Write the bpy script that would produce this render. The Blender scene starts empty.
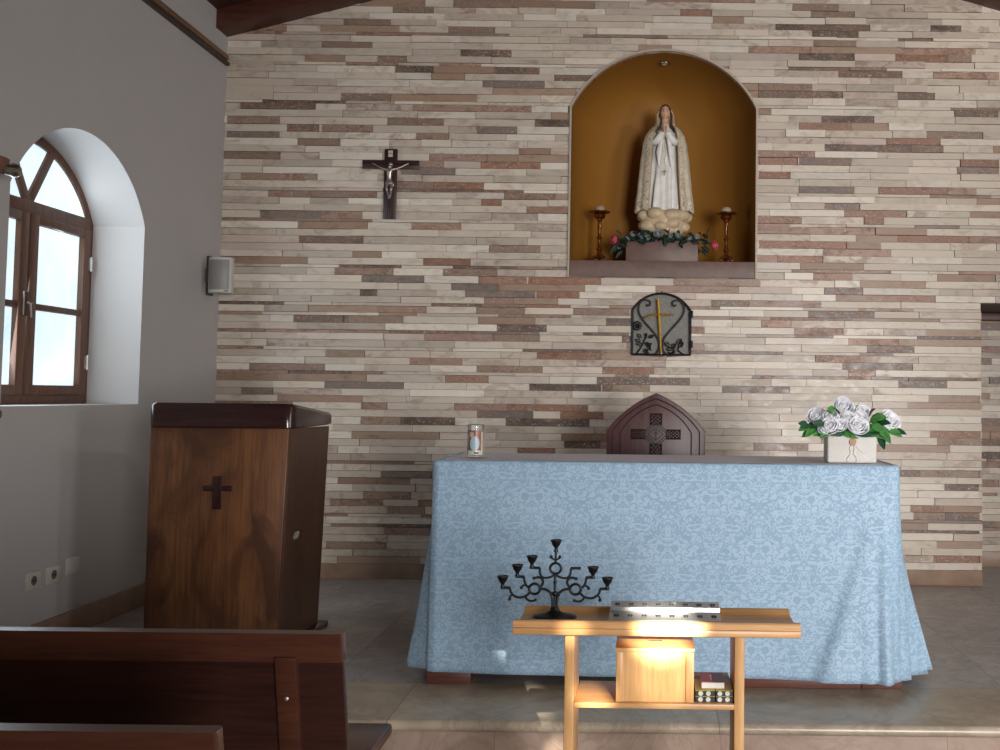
import bpy, bmesh, math, random
from mathutils import Vector, Matrix
S = bpy.context.scene; COL = S.collection
PI = math.pi; rnd = random.Random(7)
sin, cos = math.sin, math.cos

# ------------------------------------------------------------------ helpers
def lin(c):
    return tuple(((v/255)/12.92 if v/255 <= .04045 else ((v/255+.055)/1.055)**2.4) for v in c) + (1,)

class NT:
    """tiny node-tree builder"""
    def __init__(s, name):
        s.m = bpy.data.materials.new(name); s.m.use_nodes = True
        s.t = s.m.node_tree; s.b = s.t.nodes['Principled BSDF']; s.out = s.t.nodes['Material Output']
    def n(s, kind, **kw):
        x = s.t.nodes.new(kind)
        for k, v in kw.items(): setattr(x, k, v)
        return x
    def link(s, a, b): s.t.links.new(a, b)
    def put(s, sock, v):
        if hasattr(v, 'is_output'): s.link(v, sock)
        else: sock.default_value = v
    def math(s, op, a, b=0., c=0.):
        x = s.n('ShaderNodeMath', operation=op)
        for i, v in enumerate((a, b, c)): s.put(x.inputs[i], v)
        return x.outputs[0]
    def coord(s, scale=(1, 1, 1), rot=(0, 0, 0), kind='Object'):
        tc = s.n('ShaderNodeTexCoord'); mp = s.n('ShaderNodeMapping')
        mp.inputs['Scale'].default_value = scale; mp.inputs['Rotation'].default_value = rot
        s.link(tc.outputs[kind], mp.inputs[0]); return mp.outputs[0]
    def noise(s, vec, scale, detail=4., rough=.55, dist=0.):
        x = s.n('ShaderNodeTexNoise'); s.link(vec, x.inputs['Vector'])
        x.inputs['Scale'].default_value = scale; x.inputs['Detail'].default_value = detail
        x.inputs['Roughness'].default_value = rough; x.inputs['Distortion'].default_value = dist
        return x.outputs['Fac']
    def ramp(s, fac, stops):
        x = s.n('ShaderNodeValToRGB'); s.put(x.inputs[0], fac); e = x.color_ramp.elements
        while len(e) < len(stops): e.new(.5)
        for q, (p, c) in zip(e, stops): q.position = p; q.color = c
        return x.outputs[0]
    def mix(s, fac, a, b, mode='MIX'):
        x = s.n('ShaderNodeMix', data_type='RGBA', blend_type=mode)
        s.put(x.inputs[0], fac); s.put(x.inputs[6], a); s.put(x.inputs[7], b); return x.outputs[2]
    def base(s, v): s.put(s.b.inputs['Base Color'], v)
    def set(s, **kw):
        for k, v in kw.items(): s.put(s.b.inputs[k.replace('_', ' ')], v)
        return s
    def bump(s, h, strength=.3, dist=.002):
        x = s.n('ShaderNodeBump'); x.inputs['Strength'].default_value = strength; x.inputs['Distance'].default_value = dist
        s.put(x.inputs['Height'], h); s.link(x.outputs[0], s.b.inputs['Normal'])

def plain(name, c, rough=.6, metal=0., var=.12, scale=25., spec=.5, bump=0.):
    t = NT(name); v = t.coord(); f = t.noise(v, scale)
    a = lin(c); lo = tuple(x*(1-var) for x in a[:3])+(1,); hi = tuple(min(1, x*(1+var)) for x in a[:3])+(1,)
    t.base(t.ramp(f, [(.3, lo), (.7, hi)]))
    t.set(Roughness=rough, Metallic=metal, Specular_IOR_Level=spec)
    if bump: t.bump(f, bump)
    return t.m

def wood(name, c1, c2, axis='x', rough=.4, scale=7., fig=.0, spec=.5):
    """grain runs along the axis"""
    t = NT(name); st = {'x': (.08, 1, 1), 'y': (1, .08, 1), 'z': (1, 1, .08)}[axis]
    v = t.coord(st); f = t.noise(v, scale*4, 6., .6, .6); g = t.noise(v, scale*22, 2., .5)
    c = t.ramp(f, [(.32, lin(c2)), (.66, lin(c1))])
    c = t.mix(.35, c, t.ramp(g, [(.35, lin(c2)), (.6, lin(c1))]))
    if fig:
        w = t.coord((1.5, 1.5, .8), (0, .5, 0)); h = t.noise(w, 3.2, 3., .5, 1.1)
        c = t.mix(t.math('MULTIPLY', t.ramp(h, [(.45, (0, 0, 0, 1)), (.62, (1, 1, 1, 1))]), fig), c, lin(c2))
    t.base(c); t.set(Roughness=rough, Specular_IOR_Level=spec); t.bump(g, .12, .001)
    return t.m

# ------------------------------------------------------------------ mesh helpers
def box(bm, x0, x1, y0, y1, z0, z1, bev=0., seg=2):
    r = bmesh.ops.create_cube(bm, size=1.)
    vs = r['verts']
    for v in vs:
        v.co = Vector(((x0+x1)/2+v.co.x*(x1-x0), (y0+y1)/2+v.co.y*(y1-y0), (z0+z1)/2+v.co.z*(z1-z0)))
    if bev:
        es = list({e for v in vs for e in v.link_edges})
        bmesh.ops.bevel(bm, geom=es, offset=bev, segments=seg, profile=.5, affect='EDGES')
    return bm

def prism(bm, pts, a0, a1, axis='y', bev=0.):
    """extrude a 2-D outline along an axis: y -> pts are (x,z); x -> (y,z); z -> (x,y)"""
    mk = {'y': lambda p, a: (p[0], a, p[1]), 'x': lambda p, a: (a, p[0], p[1]), 'z': lambda p, a: (p[0], p[1], a)}[axis]
    A = [bm.verts.new(mk(p, a0)) for p in pts]; B = [bm.verts.new(mk(p, a1)) for p in pts]
    n = len(pts); fs = [bm.faces.new(A), bm.faces.new(B[::-1])]
    for i in range(n): fs.append(bm.faces.new((A[i], B[i], B[(i+1) % n], A[(i+1) % n])))
    bmesh.ops.recalc_face_normals(bm, faces=fs)
    if bev:
        es = list({e for f in fs[:2] for e in f.edges})
        bmesh.ops.bevel(bm, geom=es, offset=bev, segments=2, profile=.5, affect='EDGES')
    return fs

def loft(bm, rings, closed=True, cap=True):
    R = [[bm.verts.new(p) for p in r] for r in rings]; n = len(R[0])
    for a, b in zip(R, R[1:]):
        for i in range(n if closed else n-1):
            j = (i+1) % n
            try: bm.faces.new((a[i], a[j], b[j], b[i]))
            except ValueError: pass
    if cap and closed:
        for r in (R[0][::-1], R[-1]):
            try: bm.faces.new(r)
            except ValueError: pass
    return R

def lathe(bm, prof, n=24, c=(0, 0, 0), sx=1., sy=1.):
    loft(bm, [[(c[0]+r*sx*cos(2*PI*i/n), c[1]+r*sy*sin(2*PI*i/n), c[2]+z) for i in range(n)] for r, z in prof])
    return bm

def tube(bm, pts, r, n=8, cap=True, flat=1.):
    pts = [Vector(p) for p in pts]; m = len(pts)
    rs = r if isinstance(r, (list, tuple)) else [r]*m
    up = None; rings = []
    for i, p in enumerate(pts):
        d = (pts[min(i+1, m-1)]-pts[max(i-1, 0)])
        if d.length < 1e-9: d = Vector((0, 0, 1))
        d.normalize()
        if up is None:
            up = Vector((0, 1, 0)) if abs(d.y) < .9 else Vector((1, 0, 0))
        up = (up-d*up.dot(d)).normalized(); s = d.cross(up)
        rings.append([p+(up*cos(2*PI*k/n)*flat+s*sin(2*PI*k/n))*rs[i] for k in range(n)])
    loft(bm, rings, True, cap); return bm

def smooth_path(pts, k=6):
    """Catmull-Rom through the points"""
    P = [Vector(p) for p in pts]; P = [P[0]*2-P[1]]+P+[P[-1]*2-P[-2]]; out = []
    for i in range(1, len(P)-2):
        for j in range(k):
            t = j/k; a, b, c, d = P[i-1], P[i], P[i+1], P[i+2]
            out.append(.5*((2*b)+(c-a)*t+(2*a-5*b+4*c-d)*t*t+(3*b-a-3*c+d)*t**3))
    out.append(P[-2]); return out

def ball(bm, c, r, n=12, sc=(1, 1, 1)):
    q = bmesh.ops.create_uvsphere(bm, u_segments=n, v_segments=max(6, n*2//3), radius=r)
    for v in q['verts']: v.co = Vector((c[0]+v.co.x*sc[0], c[1]+v.co.y*sc[1], c[2]+v.co.z*sc[2]))
    return q['verts']

def ring(bm, c, R, r, n=20, axis='y'):
    pts = [(c[0]+R*cos(2*PI*i/n), c[1], c[2]+R*sin(2*PI*i/n)) for i in range(n+1)]
    tube(bm, pts, r, 8, False)

def NB(): return bmesh.new()

def obj(name, bm, m, parent=None, loc=(0, 0, 0), rot=(0, 0, 0), angle=35, label=None, fix=True):
    if fix: bmesh.ops.recalc_face_normals(bm, faces=bm.faces[:])
    me = bpy.data.meshes.new(name); bm.to_mesh(me); bm.free()
    me.materials.append(m)
    for p in me.polygons: p.use_smooth = True
    me.set_sharp_from_angle(angle=math.radians(angle))
    o = bpy.data.objects.new(name, me); COL.objects.link(o)
    o.location = loc; o.rotation_euler = rot
    if parent is not None: o.parent = parent
    if label: o['label'] = label
    return o

def tag(o, label, cat, group=None):
    o['label'] = label; o['category'] = cat
    if group: o['group'] = group
    return o

def thing(name, label, cat, loc=(0, 0, 0), rz=0., group=None):
    o = bpy.data.objects.new(name, None); COL.objects.link(o); o.empty_display_size = .05
    o.location = loc; o.rotation_euler = (0, 0, rz)
    return tag(o, label, cat, group)

def struct(name, bm, m, parent=None, angle=35, fix=True):
    o = obj(name, bm, m, parent, angle=angle, fix=fix)
    if parent is None: o['kind'] = 'structure'
    return o

def copy_tree(o, parent=None):
    c = o.copy(); COL.objects.link(c)
    if parent is not None: c.parent = parent
    for ch in list(o.children): copy_tree(ch, c)
    return c

def arc_w(hw, zs, rise):
    """half-width of an opening at height z, straight up to zs then a segmental arch"""
    R = (hw*hw+rise*rise)/(2*rise); zc = zs+rise-R
    def w(z):
        if z <= zs: return hw
        if z >= zs+rise: return 0.
        return min(hw, math.sqrt(max(0., R*R-(z-zc)**2)))
    return w

def arch_pts(c, hw, z0, zs, rise, n=24):
    """outline of the opening: bottom left, round the arch, bottom right"""
    R = (hw*hw+rise*rise)/(2*rise); zc = zs+rise-R; a0 = math.asin(hw/R)
    pts = [(c-hw, z0)]+[(c+R*sin(-a0+2*a0*i/n), zc+R*cos(-a0+2*a0*i/n)) for i in range(n+1)]+[(c+hw, z0)]
    return pts
# ------------------------------------------------------------------ materials
def m_plaster(name, c, rough=.85):
    t = NT(name); v = t.coord(); f = t.noise(v, 2.2, 5.); g = t.noise(v, 60., 3.)
    a = lin(c); t.base(t.ramp(f, [(.3, tuple(x*.95 for x in a[:3])+(1,)), (.7, a)]))
    t.set(Roughness=rough, Specular_IOR_Level=.25); t.bump(g, .08, .002); return t.m

def m_strips():
    t = NT('split_face_travertine'); at = t.n('ShaderNodeAttribute', attribute_name='col'); al = at.outputs['Alpha']
    tc = t.n('ShaderNodeTexCoord'); vm = t.n('ShaderNodeVectorMath', operation='MULTIPLY_ADD')      # each strip its own piece of stone
    t.link(at.outputs['Vector'], vm.inputs[0]); vm.inputs[1].default_value = (37, 41, 43); t.link(tc.outputs['Object'], vm.inputs[2])
    mp = t.n('ShaderNodeMapping'); mp.inputs['Scale'].default_value = (1, 1, 1.9); t.link(vm.outputs[0], mp.inputs[0]); v = mp.outputs[0]
    fine = t.noise(v, 34., 6., .65); big = t.noise(v, 6.5, 5., .62, .9); sp = t.noise(v, 58., 5., .72, .6)
    c = t.mix(1., at.outputs['Color'], t.ramp(big, [(.25, lin((200, 192, 186))), (.48, lin((242, 240, 238))), (.75, (1, 1, 1, 1))]), 'MULTIPLY')
    blotch = t.math('MULTIPLY', t.ramp(big, [(.47, (0, 0, 0, 1)), (.58, (1, 1, 1, 1))]), t.math('MINIMUM', t.math('MULTIPLY', al, 1.3), .8))
    c = t.mix(blotch, c, t.mix(t.ramp(fine, [(.4, (0, 0, 0, 1)), (.6, (1, 1, 1, 1))]), lin((150, 118, 100)), lin((104, 80, 70))))
    c = t.mix(t.math('MULTIPLY', t.ramp(sp, [(.585, (0, 0, 0, 1)), (.65, (1, 1, 1, 1))]), t.math('MINIMUM', al, .85)), c, lin((222, 210, 198)))
    t.base(c); t.set(Roughness=t.math('ADD', t.math('MULTIPLY', fine, .22), t.ramp(big, [(.3, (.14, .14, .14, 1)), (.6, (.36, .36, .36, 1))])), Specular_IOR_Level=.3)
    t.bump(fine, .25, .0015); return t.m

def m_tiles(name, c1, c2, joint, w, h, ox=0., oy=0., rough=.35, jw=.004, vein=.4):
    t = NT(name); tc = t.n('ShaderNodeTexCoord'); v = tc.outputs['Object']
    sx = t.n('ShaderNodeSeparateXYZ'); t.link(v, sx.inputs[0])
    def dist(o, size, off):
        f = t.math('FRACT', t.math('DIVIDE', t.math('ADD', o, 100*size-off), size))
        return t.math('MULTIPLY', t.math('MINIMUM', f, t.math('SUBTRACT', 1., f)), size)
    def cell(o, size, off): return t.math('FLOOR', t.math('DIVIDE', t.math('ADD', o, 100*size-off), size))
    d = t.math('MINIMUM', dist(sx.outputs[0], w, ox), dist(sx.outputs[1], h, oy))
    j = t.math('LESS_THAN', d, jw/2)
    cb = t.n('ShaderNodeCombineXYZ'); t.link(cell(sx.outputs[0], w, ox), cb.inputs[0]); t.link(cell(sx.outputs[1], h, oy), cb.inputs[1])
    wn = t.n('ShaderNodeTexWhiteNoise'); t.link(cb.outputs[0], wn.inputs['Vector'])
    off = t.n('ShaderNodeVectorMath', operation='MULTIPLY_ADD'); t.link(wn.outputs['Color'], off.inputs[0]); off.inputs[1].default_value = (9, 9, 9); t.link(v, off.inputs[2])
    f = t.noise(off.outputs[0], 4.5, 7., .62, 1.1); g = t.noise(off.outputs[0], 2.4, 9., .7, 2.2)
    c = t.ramp(f, [(.3, lin(c2)), (.68, lin(c1))])
    vn = t.ramp(t.math('ABSOLUTE', t.math('SUBTRACT', g, .5)), [(.0, (1, 1, 1, 1)), (.035, (0, 0, 0, 1))])
    c = t.mix(t.math('MULTIPLY', vn, vein), c, lin(joint))
    hv = t.n('ShaderNodeHueSaturation'); t.put(hv.inputs['Value'], t.math('ADD', t.math('MULTIPLY', wn.outputs['Value'], .22), .88)); t.link(c, hv.inputs['Color'])
    c = t.mix(t.math('MULTIPLY', j, .85), hv.outputs[0], lin(joint))
    t.base(c); t.set(Roughness=rough); return t.m

M = {}
M['plaster'] = m_plaster('white_plaster', (186, 182, 181))
M['gold'] = m_plaster('ochre_niche_plaster', (142, 96, 36), .62)
M['strip'] = m_strips()
M['tile'] = m_tiles('grey_marble_tiles', (176, 171, 168), (146, 141, 139), (98, 92, 88), .604, .604, 1.6, -2.47)
M['nave'] = m_tiles('beige_nave_tiles', (150, 132, 114), (120, 104, 90), (80, 70, 62), .4, .4)
M['tread'] = m_tiles('beige_step_marble', (180, 164, 144), (150, 134, 116), (96, 86, 72), 1.31, 6., -1.02, -3.2, .3, .004, .3)
M['riser'] = m_tiles('pink_riser_marble', (168, 146, 132), (146, 122, 108), (120, 94, 82), .9, 6., -.6, -3., .35, .003, .35)
M['skirt'] = plain('brown_stone_skirting', (142, 116, 98), .4, 0, .18, 9.)
M['ledge'] = plain('mauve_brown_stone', (100, 74, 66), .5, 0, .2, 14.)
M['darkwood'] = wood('dark_mahogany_beam', (88, 44, 31), (56, 26, 19), 'x', .5)
M['ceilwood'] = wood('dark_ceiling_boards', (74, 38, 28), (44, 22, 17), 'y', .6)
M['trimwood'] = wood('tan_trim_wood', (140, 104, 78), (104, 74, 54), 'y', .5)
M['trimdark'] = wood('dark_trim_wood', (72, 48, 38), (50, 34, 28), 'y', .5)
M['framewood'] = wood('brown_window_wood', (112, 76, 56), (74, 48, 36), 'z', .45)
M['arch'] = plain('pale_arch_stone', (176, 160, 146), .6, 0, .1, 30.)

# ------------------------------------------------------------------ back wall of stacked stone strips
NICHE = dict(c=.08, hw=.652, z0=2.115, zs=3.325, rise=.407)
TAB = dict(c=.078, hw=.212, z0=1.565, zs=1.885, rise=.128)
LX, RX, RIDGE, EAVE, SL = -3.03, 3.40, .185, 3.93, .272
PAL = {'D': [(116, 99, 89), (107, 92, 84), (124, 106, 95)], 'B': [(156, 134, 118), (148, 127, 114)], 'b': [(160, 134, 116), (166, 142, 124)],
       'R': [(156, 116, 94), (150, 110, 92), (160, 126, 108)], 'P': [(172, 142, 126), (164, 136, 124)], 'G': [(138, 126, 118), (130, 118, 112)],
       'L': [(214, 202, 187), (206, 193, 178), (222, 212, 199), (200, 187, 173), (210, 196, 184), (190, 177, 165), (198, 182, 170), (216, 206, 194)]}
ALPHA = {'D': .75, 'B': .55, 'b': .15, 'R': .65, 'P': .7, 'G': .5, 'L': .05}
SPOTS = """-143,-100,405B -186,-157,400B -237,-181,387b -146,-113,387B -137,-101,371D -196,-175,364B -183,-156,361D -70,-41,352D -121,-77,346G -221,-186,339B -292,-239,333D -170,-86,329P -301,-264,321R -234,-198,315R -301,-264,310G -259,-236,314D -124,-96,315G -167,-144,310R -83,-58,321D -251,-221,304B -121,-79,289R -177,-139,285G -290,-236,279B -253,-194,267B -183,-154,274R -276,-233,256G -88,-58,257R -120,-106,262R -104,-68,267B -249,-200,248b -169,-134,249P -248,-203,238D -114,-78,232B -160,-127,220R -146,-108,212B -121,-87,207R -86,-35,208R -222,-181,213B -203,-159,207G -140,-107,202G -130,-81,198G -80,-50,198R -204,-192,197D -122,-88,189B -87,-56,190R -250,-215,179D -212,-173,179B -225,-183,171b -158,-110,167P -47,-35,172D -79,-34,155R -280,-227,144R -121,-75,144B -227,-172,136G -84,-34,132D -285,-263,131G -201,-173,108R -120,-81,114G -201,-183,119B -186,-151,72G -221,-184,53B -198,-165,60R -181,-155,47P -220,-188,37R -223,-181,22B -59,-34,96D 122,149,205G 152,200,201R 69,120,193P 111,157,188D 78,99,181R -54,-15,189B -47,-15,172D 29,38,173R 139,174,169R 152,185,164D 116,151,155R 135,184,152G -33,3,145R -33,-26,132D 174,208,139D 51,98,133G 195,231,128B 139,158,147R 201,231,97B 196,231,103R 73,111,92B -62,-32,115R -61,-28,98R 99,132,409B 112,143,404B 112,154,391D 197,219,392D 113,146,385D 104,143,373D 172,209,373R 185,226,369B 96,140,362D 132,177,356D 75,113,349B 107,135,345D 75,124,341D 174,200,345D 214,245,333D 120,157,327D 104,141,319R 194,234,314B 166,204,309R 122,183,305D 76,103,295R 104,141,295G 218,245,296R 216,245,291G 76,98,283R 104,143,277G 160,209,273R 136,180,260R 122,147,265G 150,164,254R 76,106,254R 112,158,246P 174,224,242R 89,121,228R 121,169,230P 99,136,218B 147,193,211b 189,230,78B 206,230,66D 182,205,51R 206,230,48D 181,230,36D 198,230,19R"""

def clip_poly(xa, xb, za, zb, hole, side):
    c, w = hole['c'], hole['w']; zz = [za+(zb-za)*i/4 for i in range(5)]
    if side < 0:
        if xa >= c: return None
        pts = [(xa, zb), (xa, za)]+[(max(xa, min(xb, c-w(z))) if z >= hole['z0']-1e-6 else min(xb, c), z) for z in zz]
    else:
        if xb <= c: return None
        pts = [(xb, za), (xb, zb)]+[(min(xb, max(xa, c+w(z))) if z >= hole['z0']-1e-6 else max(xa, c), z) for z in zz[::-1]]
    out = []
    for p in pts:
        if not out or (abs(p[0]-out[-1][0])+abs(p[1]-out[-1][1])) > 1e-5: out.append(p)
    if (abs(out[0][0]-out[-1][0])+abs(out[0][1]-out[-1][1])) < 1e-5: out.pop()
    ar = abs(sum(out[i][0]*out[(i+1) % len(out)][1]-out[(i+1) % len(out)][0]*out[i][1] for i in range(len(out))))/2
    return out if len(out) > 2 and ar > 2e-5 else None

def strip_wall(name, x0, x1, ztop, zbot, Y, holes, spots, seed, xmax=None, th=.032):
    R = random.Random(seed); bm = NB(); lay = bm.loops.layers.float_color.new('col')
    def put(xa, xb, za, zb, ya, yb, col, al):
        hs = [h for h in holes if xb > h['c']-h['hw'] and xa < h['c']+h['hw'] and zb > h['z0']+1e-6 and za < h['zs']+h['rise']]
        polys = [[(xa, za), (xb, za), (xb, zb), (xa, zb)]]
        if hs: polys = [p for p in (clip_poly(xa, xb, za, zb, hs[0], s) for s in (-1, 1)) if p]
        for p in polys:
            for f in prism(bm, p, ya, yb, 'y'):
                for l in f.loops: l[lay] = lin(col)[:3]+(al,)
    z = zbot; pitch = .0508; rows = []
    while z < ztop:
        if R.random() < .13: rows.append((z, z+.022)); z += .022
        h = pitch*R.uniform(.9, 1.06); rows.append((z, z+h)); z += h
    byrow = {}
    for (a, b, zc, k) in spots:
        i = min(range(len(rows)), key=lambda q: abs((rows[q][0]+rows[q][1])/2-zc)+(.02 if rows[q][1]-rows[q][0] < .03 else 0))
        byrow.setdefault(i, []).append((a, b, k))
    for i, (za, zb) in enumerate(rows):
        xr = x1 if (xmax is None or za > xmax[1]-.012) else xmax[0]
        put(x0, xr, za, zb, Y, Y-.004, (128, 112, 98), .1)      # mortar bed
        fixed = []
        for s in sorted(byrow.get(i, [])):
            a = max(s[0], fixed[-1][1]) if fixed else s[0]
            if s[1]-a > .05: fixed.append((a, s[1], s[2]))
        segs = []; x = x0
        def fill(xa, xb):
            while xb-xa > .001:
                L = R.uniform(.2, .62)
                if xb-xa-L < .16: L = xb-xa if xb-xa < .75 else (xb-xa)/2
                q = R.random(); thin = zb-za < .03
                p = spots and 1 or 1.6
                k = 'L' if q < .87 else 'b' if q < .92 else 'P' if q < .955 else 'B' if q < .97 else 'R' if q < .985 else 'D'
                if thin and R.random() < .35: k = R.choice('DBGP')
                if not spots and R.random() < .3: k = R.choice('DBRGPb')
                segs.append((xa, xa+L, k)); xa += L
        for a, b, k in fixed:
            a = max(a, x0); b = min(b, xr)
            if b-a < .04: continue
            fill(x, a); segs.append((a, b, k)); x = b
        fill(x, xr)
        for a, b, k in segs:
            k = 'B' if k == 'R' and b < -1.3 else k; c = R.choice(PAL[k]); j = R.uniform(.95, 1.04); c = tuple(min(255, v*j) for v in c)
            al = ALPHA[k]*R.uniform(.6, 1.3)
            if k == 'L' and R.random() < .22: al = R.uniform(.15, .5)
            put(a+.001, b-.001, za+.0012, zb-.0012, Y-.003, Y-.003-th*R.uniform(.45, 1.), c, al)
    return obj(name, bm, M['strip'], fix=False, angle=30)

for h in (NICHE, TAB): h['w'] = arc_w(h['hw'], h['zs'], h['rise'])
spots = []
for s in SPOTS.split():
    a, b, c = s.split(','); spots.append((int(a)/100, int(b)/100, int(c[:-1])/100, c[-1]))
o = strip_wall('wall_back', LX, RX, 4.72, .105, .02, [NICHE, TAB], spots, 11, (2.32, 1.955)); o['kind'] = 'structure'
# passage opening on the right, with its own stone wall behind
o = strip_wall('wall_passage', 1.9, 4.3, 2.0, .12, .80, [], [], 5); o['kind'] = 'structure'
bm = NB(); box(bm, 2.30, 4.3, .02, .84, 1.958, 2.02); struct('ceiling_passage', bm, M['ceilwood'])
bm = NB(); box(bm, 2.0, 4.3, .70, .78, 1.90, 1.957, .004); struct('trim_1', bm, M['darkwood'])
bm = NB(); box(bm, 1.9, 4.3, .772, .80, 0, .12, .004); struct('baseboard_passage', bm, M['skirt'])
bm = NB(); box(bm, LX, 2.318, -.012, .02, 0, .105, .003); struct('baseboard_back', bm, M['skirt'])
bm = NB(); box(bm, 2.22, 2.319, .02, .8, 0, 1.958); struct('wall_passage_side', bm, M['plaster'])

# niche: pale arch border, ochre apse, downlight
N = NICHE
a = arch_pts(N['c'], N['hw'], N['z0'], N['zs'], N['rise'], 40); b = arch_pts(N['c'], N['hw']+.014, N['z0'], N['zs']+.004, N['rise']+.013, 40)
bm = NB()
loft(bm, [[(p[0], -.026, p[1]) for p in b], [(p[0], -.028, p[1]) for p in a], [(p[0], .02, p[1]) for p in a], [(p[0], .02, p[1]) for p in b], [(p[0], -.026, p[1]) for p in b]], closed=False)
struct('trim_2', bm, M['arch'])
bm = NB(); D = .62; rings = []
for i in range(25):
    t = sin(PI/2*i/24); s = max(.0, (1-t**2.3))**(1/2.3)
    pts = arch_pts(0, N['hw'], N['z0'], N['zs'], N['rise'], 40)
    rings.append([(N['c']+p[0]*max(s, .002), .015+D*t, p[1] if p[1] <= N['zs'] else N['zs']+(p[1]-N['zs'])*(.35+.65*s)) for p in pts])
loft(bm, rings, closed=False); struct('wall_niche', bm, M['gold'], angle=80)
bm = NB(); hw = N['hw']-.004
pl = [(N['c']-hw, -.03), (N['c']+hw, -.03)]+[(N['c']+hw*(max(0, 1-t**2.3))**(1/2.3), .015+(D-.01)*t) for t in [i/12 for i in range(13)]]+[(N['c']-hw*(max(0, 1-t**2.3))**(1/2.3), .015+(D-.01)*t) for t in [1-i/12 for i in range(1, 13)]]
prism(bm, pl, N['z0']+.001, 2.232, 'z', .003); struct('trim_3', bm, M['ledge'])

# ------------------------------------------------------------------ left wall with an arched window reveal
W = dict(c=-1.69, hw=.63, z0=1.204, zs=2.262, rise=.405)
WP = arch_pts(W['c'], W['hw'], W['z0'], W['zs'], W['rise'], 40)
def side_wall(name, X, Xo, y0, y1, zt, W, WP, m):
    bm = NB(); q = lambda *p: bm.faces.new([bm.verts.new((X, a, b)) for a, b in p])
    yl, yr = W['c']-W['hw'], W['c']+W['hw']
    q((y0, -.3), (y1, -.3), (y1, W['z0']), (y0, W['z0']))
    q((y0, W['z0']), (yl, W['z0']), (yl, zt), (y0, zt)); q((yr, W['z0']), (y1, W['z0']), (y1, zt), (yr, zt))
    top = WP[1:-1]
    for a, b in zip(top, top[1:]): q(a, b, (b[0], zt), (a[0], zt))
    lp = WP+[WP[0]]
    loft(bm, [[(X, p[0], p[1]) for p in lp], [(Xo, p[0], p[1]) for p in lp]], closed=False)
    bmesh.ops.remove_doubles(bm, verts=bm.verts[:], dist=1e-5)
    o = struct(name, bm, m, angle=40)
    for p in o.data.polygons: p.use_smooth = False
    return o
side_wall('wall_left', LX, LX-.42, -9.2, .03, 4.0, W, WP, M['plaster'])
bm = NB(); box(bm, LX, LX+.018, -9.2, -.012, 0, .128, .003)
struct('baseboard_left', bm, M['skirt'])
# two timber rails high on the left wall
bm = NB(); box(bm, LX, LX+.02, -9.2, -.02, 3.630, 3.665, .004); struct('trim_4', bm, M['trimwood'])
bm = NB(); box(bm, LX, LX+.03, -9.2, -.02, 3.588, 3.612, .004); struct('trim_5', bm, M['trimdark'])
# right wall (out of frame) with the same window
W2 = dict(W, c=-4.0); WP2 = arch_pts(W2['c'], W['hw'], W['z0'], W['zs'], W['rise'], 40)
side_wall('wall_right', RX, RX+.42, -9.2, .02, 4.0, W2, WP2, M['plaster'])

# window: frame, two casements, fan bars, frosted lit panes
t = NT('frosted_daylit_glass'); v = t.coord(); f = t.noise(v, 3.5, 3.)
t.base(lin((225, 235, 240))); t.set(Roughness=.35)
t.put(t.b.inputs['Emission Color'], t.ramp(f, [(.3, lin((186, 218, 234))), (.7, lin((228, 243, 248)))])); t.b.inputs['Emission Strength'].default_value = .90
M['pane'] = t.m
M['hinge'] = plain('steel_hinge', (190, 190, 186), .3, .9)
win = bpy.data.objects.new('window_1', None); COL.objects.link(win); win.location = (LX-.322, W['c'], W['z0']); win['kind'] = 'structure'
fx = (-.045, .015)
def warch(hw, z0, zs, rise, n=32): return arch_pts(0, hw, z0, zs, rise, n)
zs = W['zs']-W['z0']; hw = W['hw']
oa = warch(hw-.001, .001, zs, W['rise']-.001); ia = warch(hw-.05, .05, zs, W['rise']-.052)
bm = NB(); lo = oa+[oa[0]]; li = ia+[ia[0]]
loft(bm, [[(fx[1], p[0], p[1]) for p in lo], [(fx[1], p[0], p[1]) for p in li], [(fx[0], p[0], p[1]) for p in li], [(fx[0], p[0], p[1]) for p in lo], [(fx[1], p[0], p[1]) for p in lo]], closed=False)
obj('window_frame', bm, M['framewood'], win)
bm = NB(); box(bm, -.045, .025, -hw+.045, hw-.045, zs-.035, zs+.035, .006); obj('transom', bm, M['framewood'], win)
for s in (-1, 1):
    y0, y1 = (.008, hw-.05) if s > 0 else (-hw+.05, -.008)
    z0, z1 = .05, zs-.035; sw = .07
    bm = NB()
    box(bm, -.035, .035, y0, y0+sw, z0, z1, .006); box(bm, -.035, .035, y1-sw, y1, z0, z1, .006)
    box(bm, -.034, .034, y0+sw-.004, y1-sw+.004, z0, z0+.055, .006); box(bm, -.034, .034, y0+sw-.004, y1-sw+.004, z1-.05, z1, .006)
    zm = z0+.46; box(bm, -.03, .030, y0+sw-.004, y1-sw+.004, zm, zm+.035, .006)
    cs = obj('casement', bm, M['framewood'], win)
    for za, zb in ((z0+.055, zm), (zm+.035, z1-.05)):
        bm = NB(); box(bm, -.006, .002, y0+sw-.003, y1-sw+.003, za-.003, zb+.003); obj('pane', bm, M['pane'], cs)
    for z in (.20, .78):
        bm = NB(); ye = y1 if s > 0 else y0
        tube(bm, [(.04, ye, z), (.04, ye, z+.085)], .009, 8); box(bm, .033, .039, ye-.02, ye+.02, z+.005, z+.08); obj('hinge', bm, M['hinge'], cs)
bm = NB(); box(bm, .035, .05, -.05, -.01, .47, .60, .006); tube(bm, [(.055, -.03, .54), (.075, -.03, .53), (.08, -.03, .46)], .009, 8); obj('window_latch', bm, M['trimdark'], win)
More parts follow.
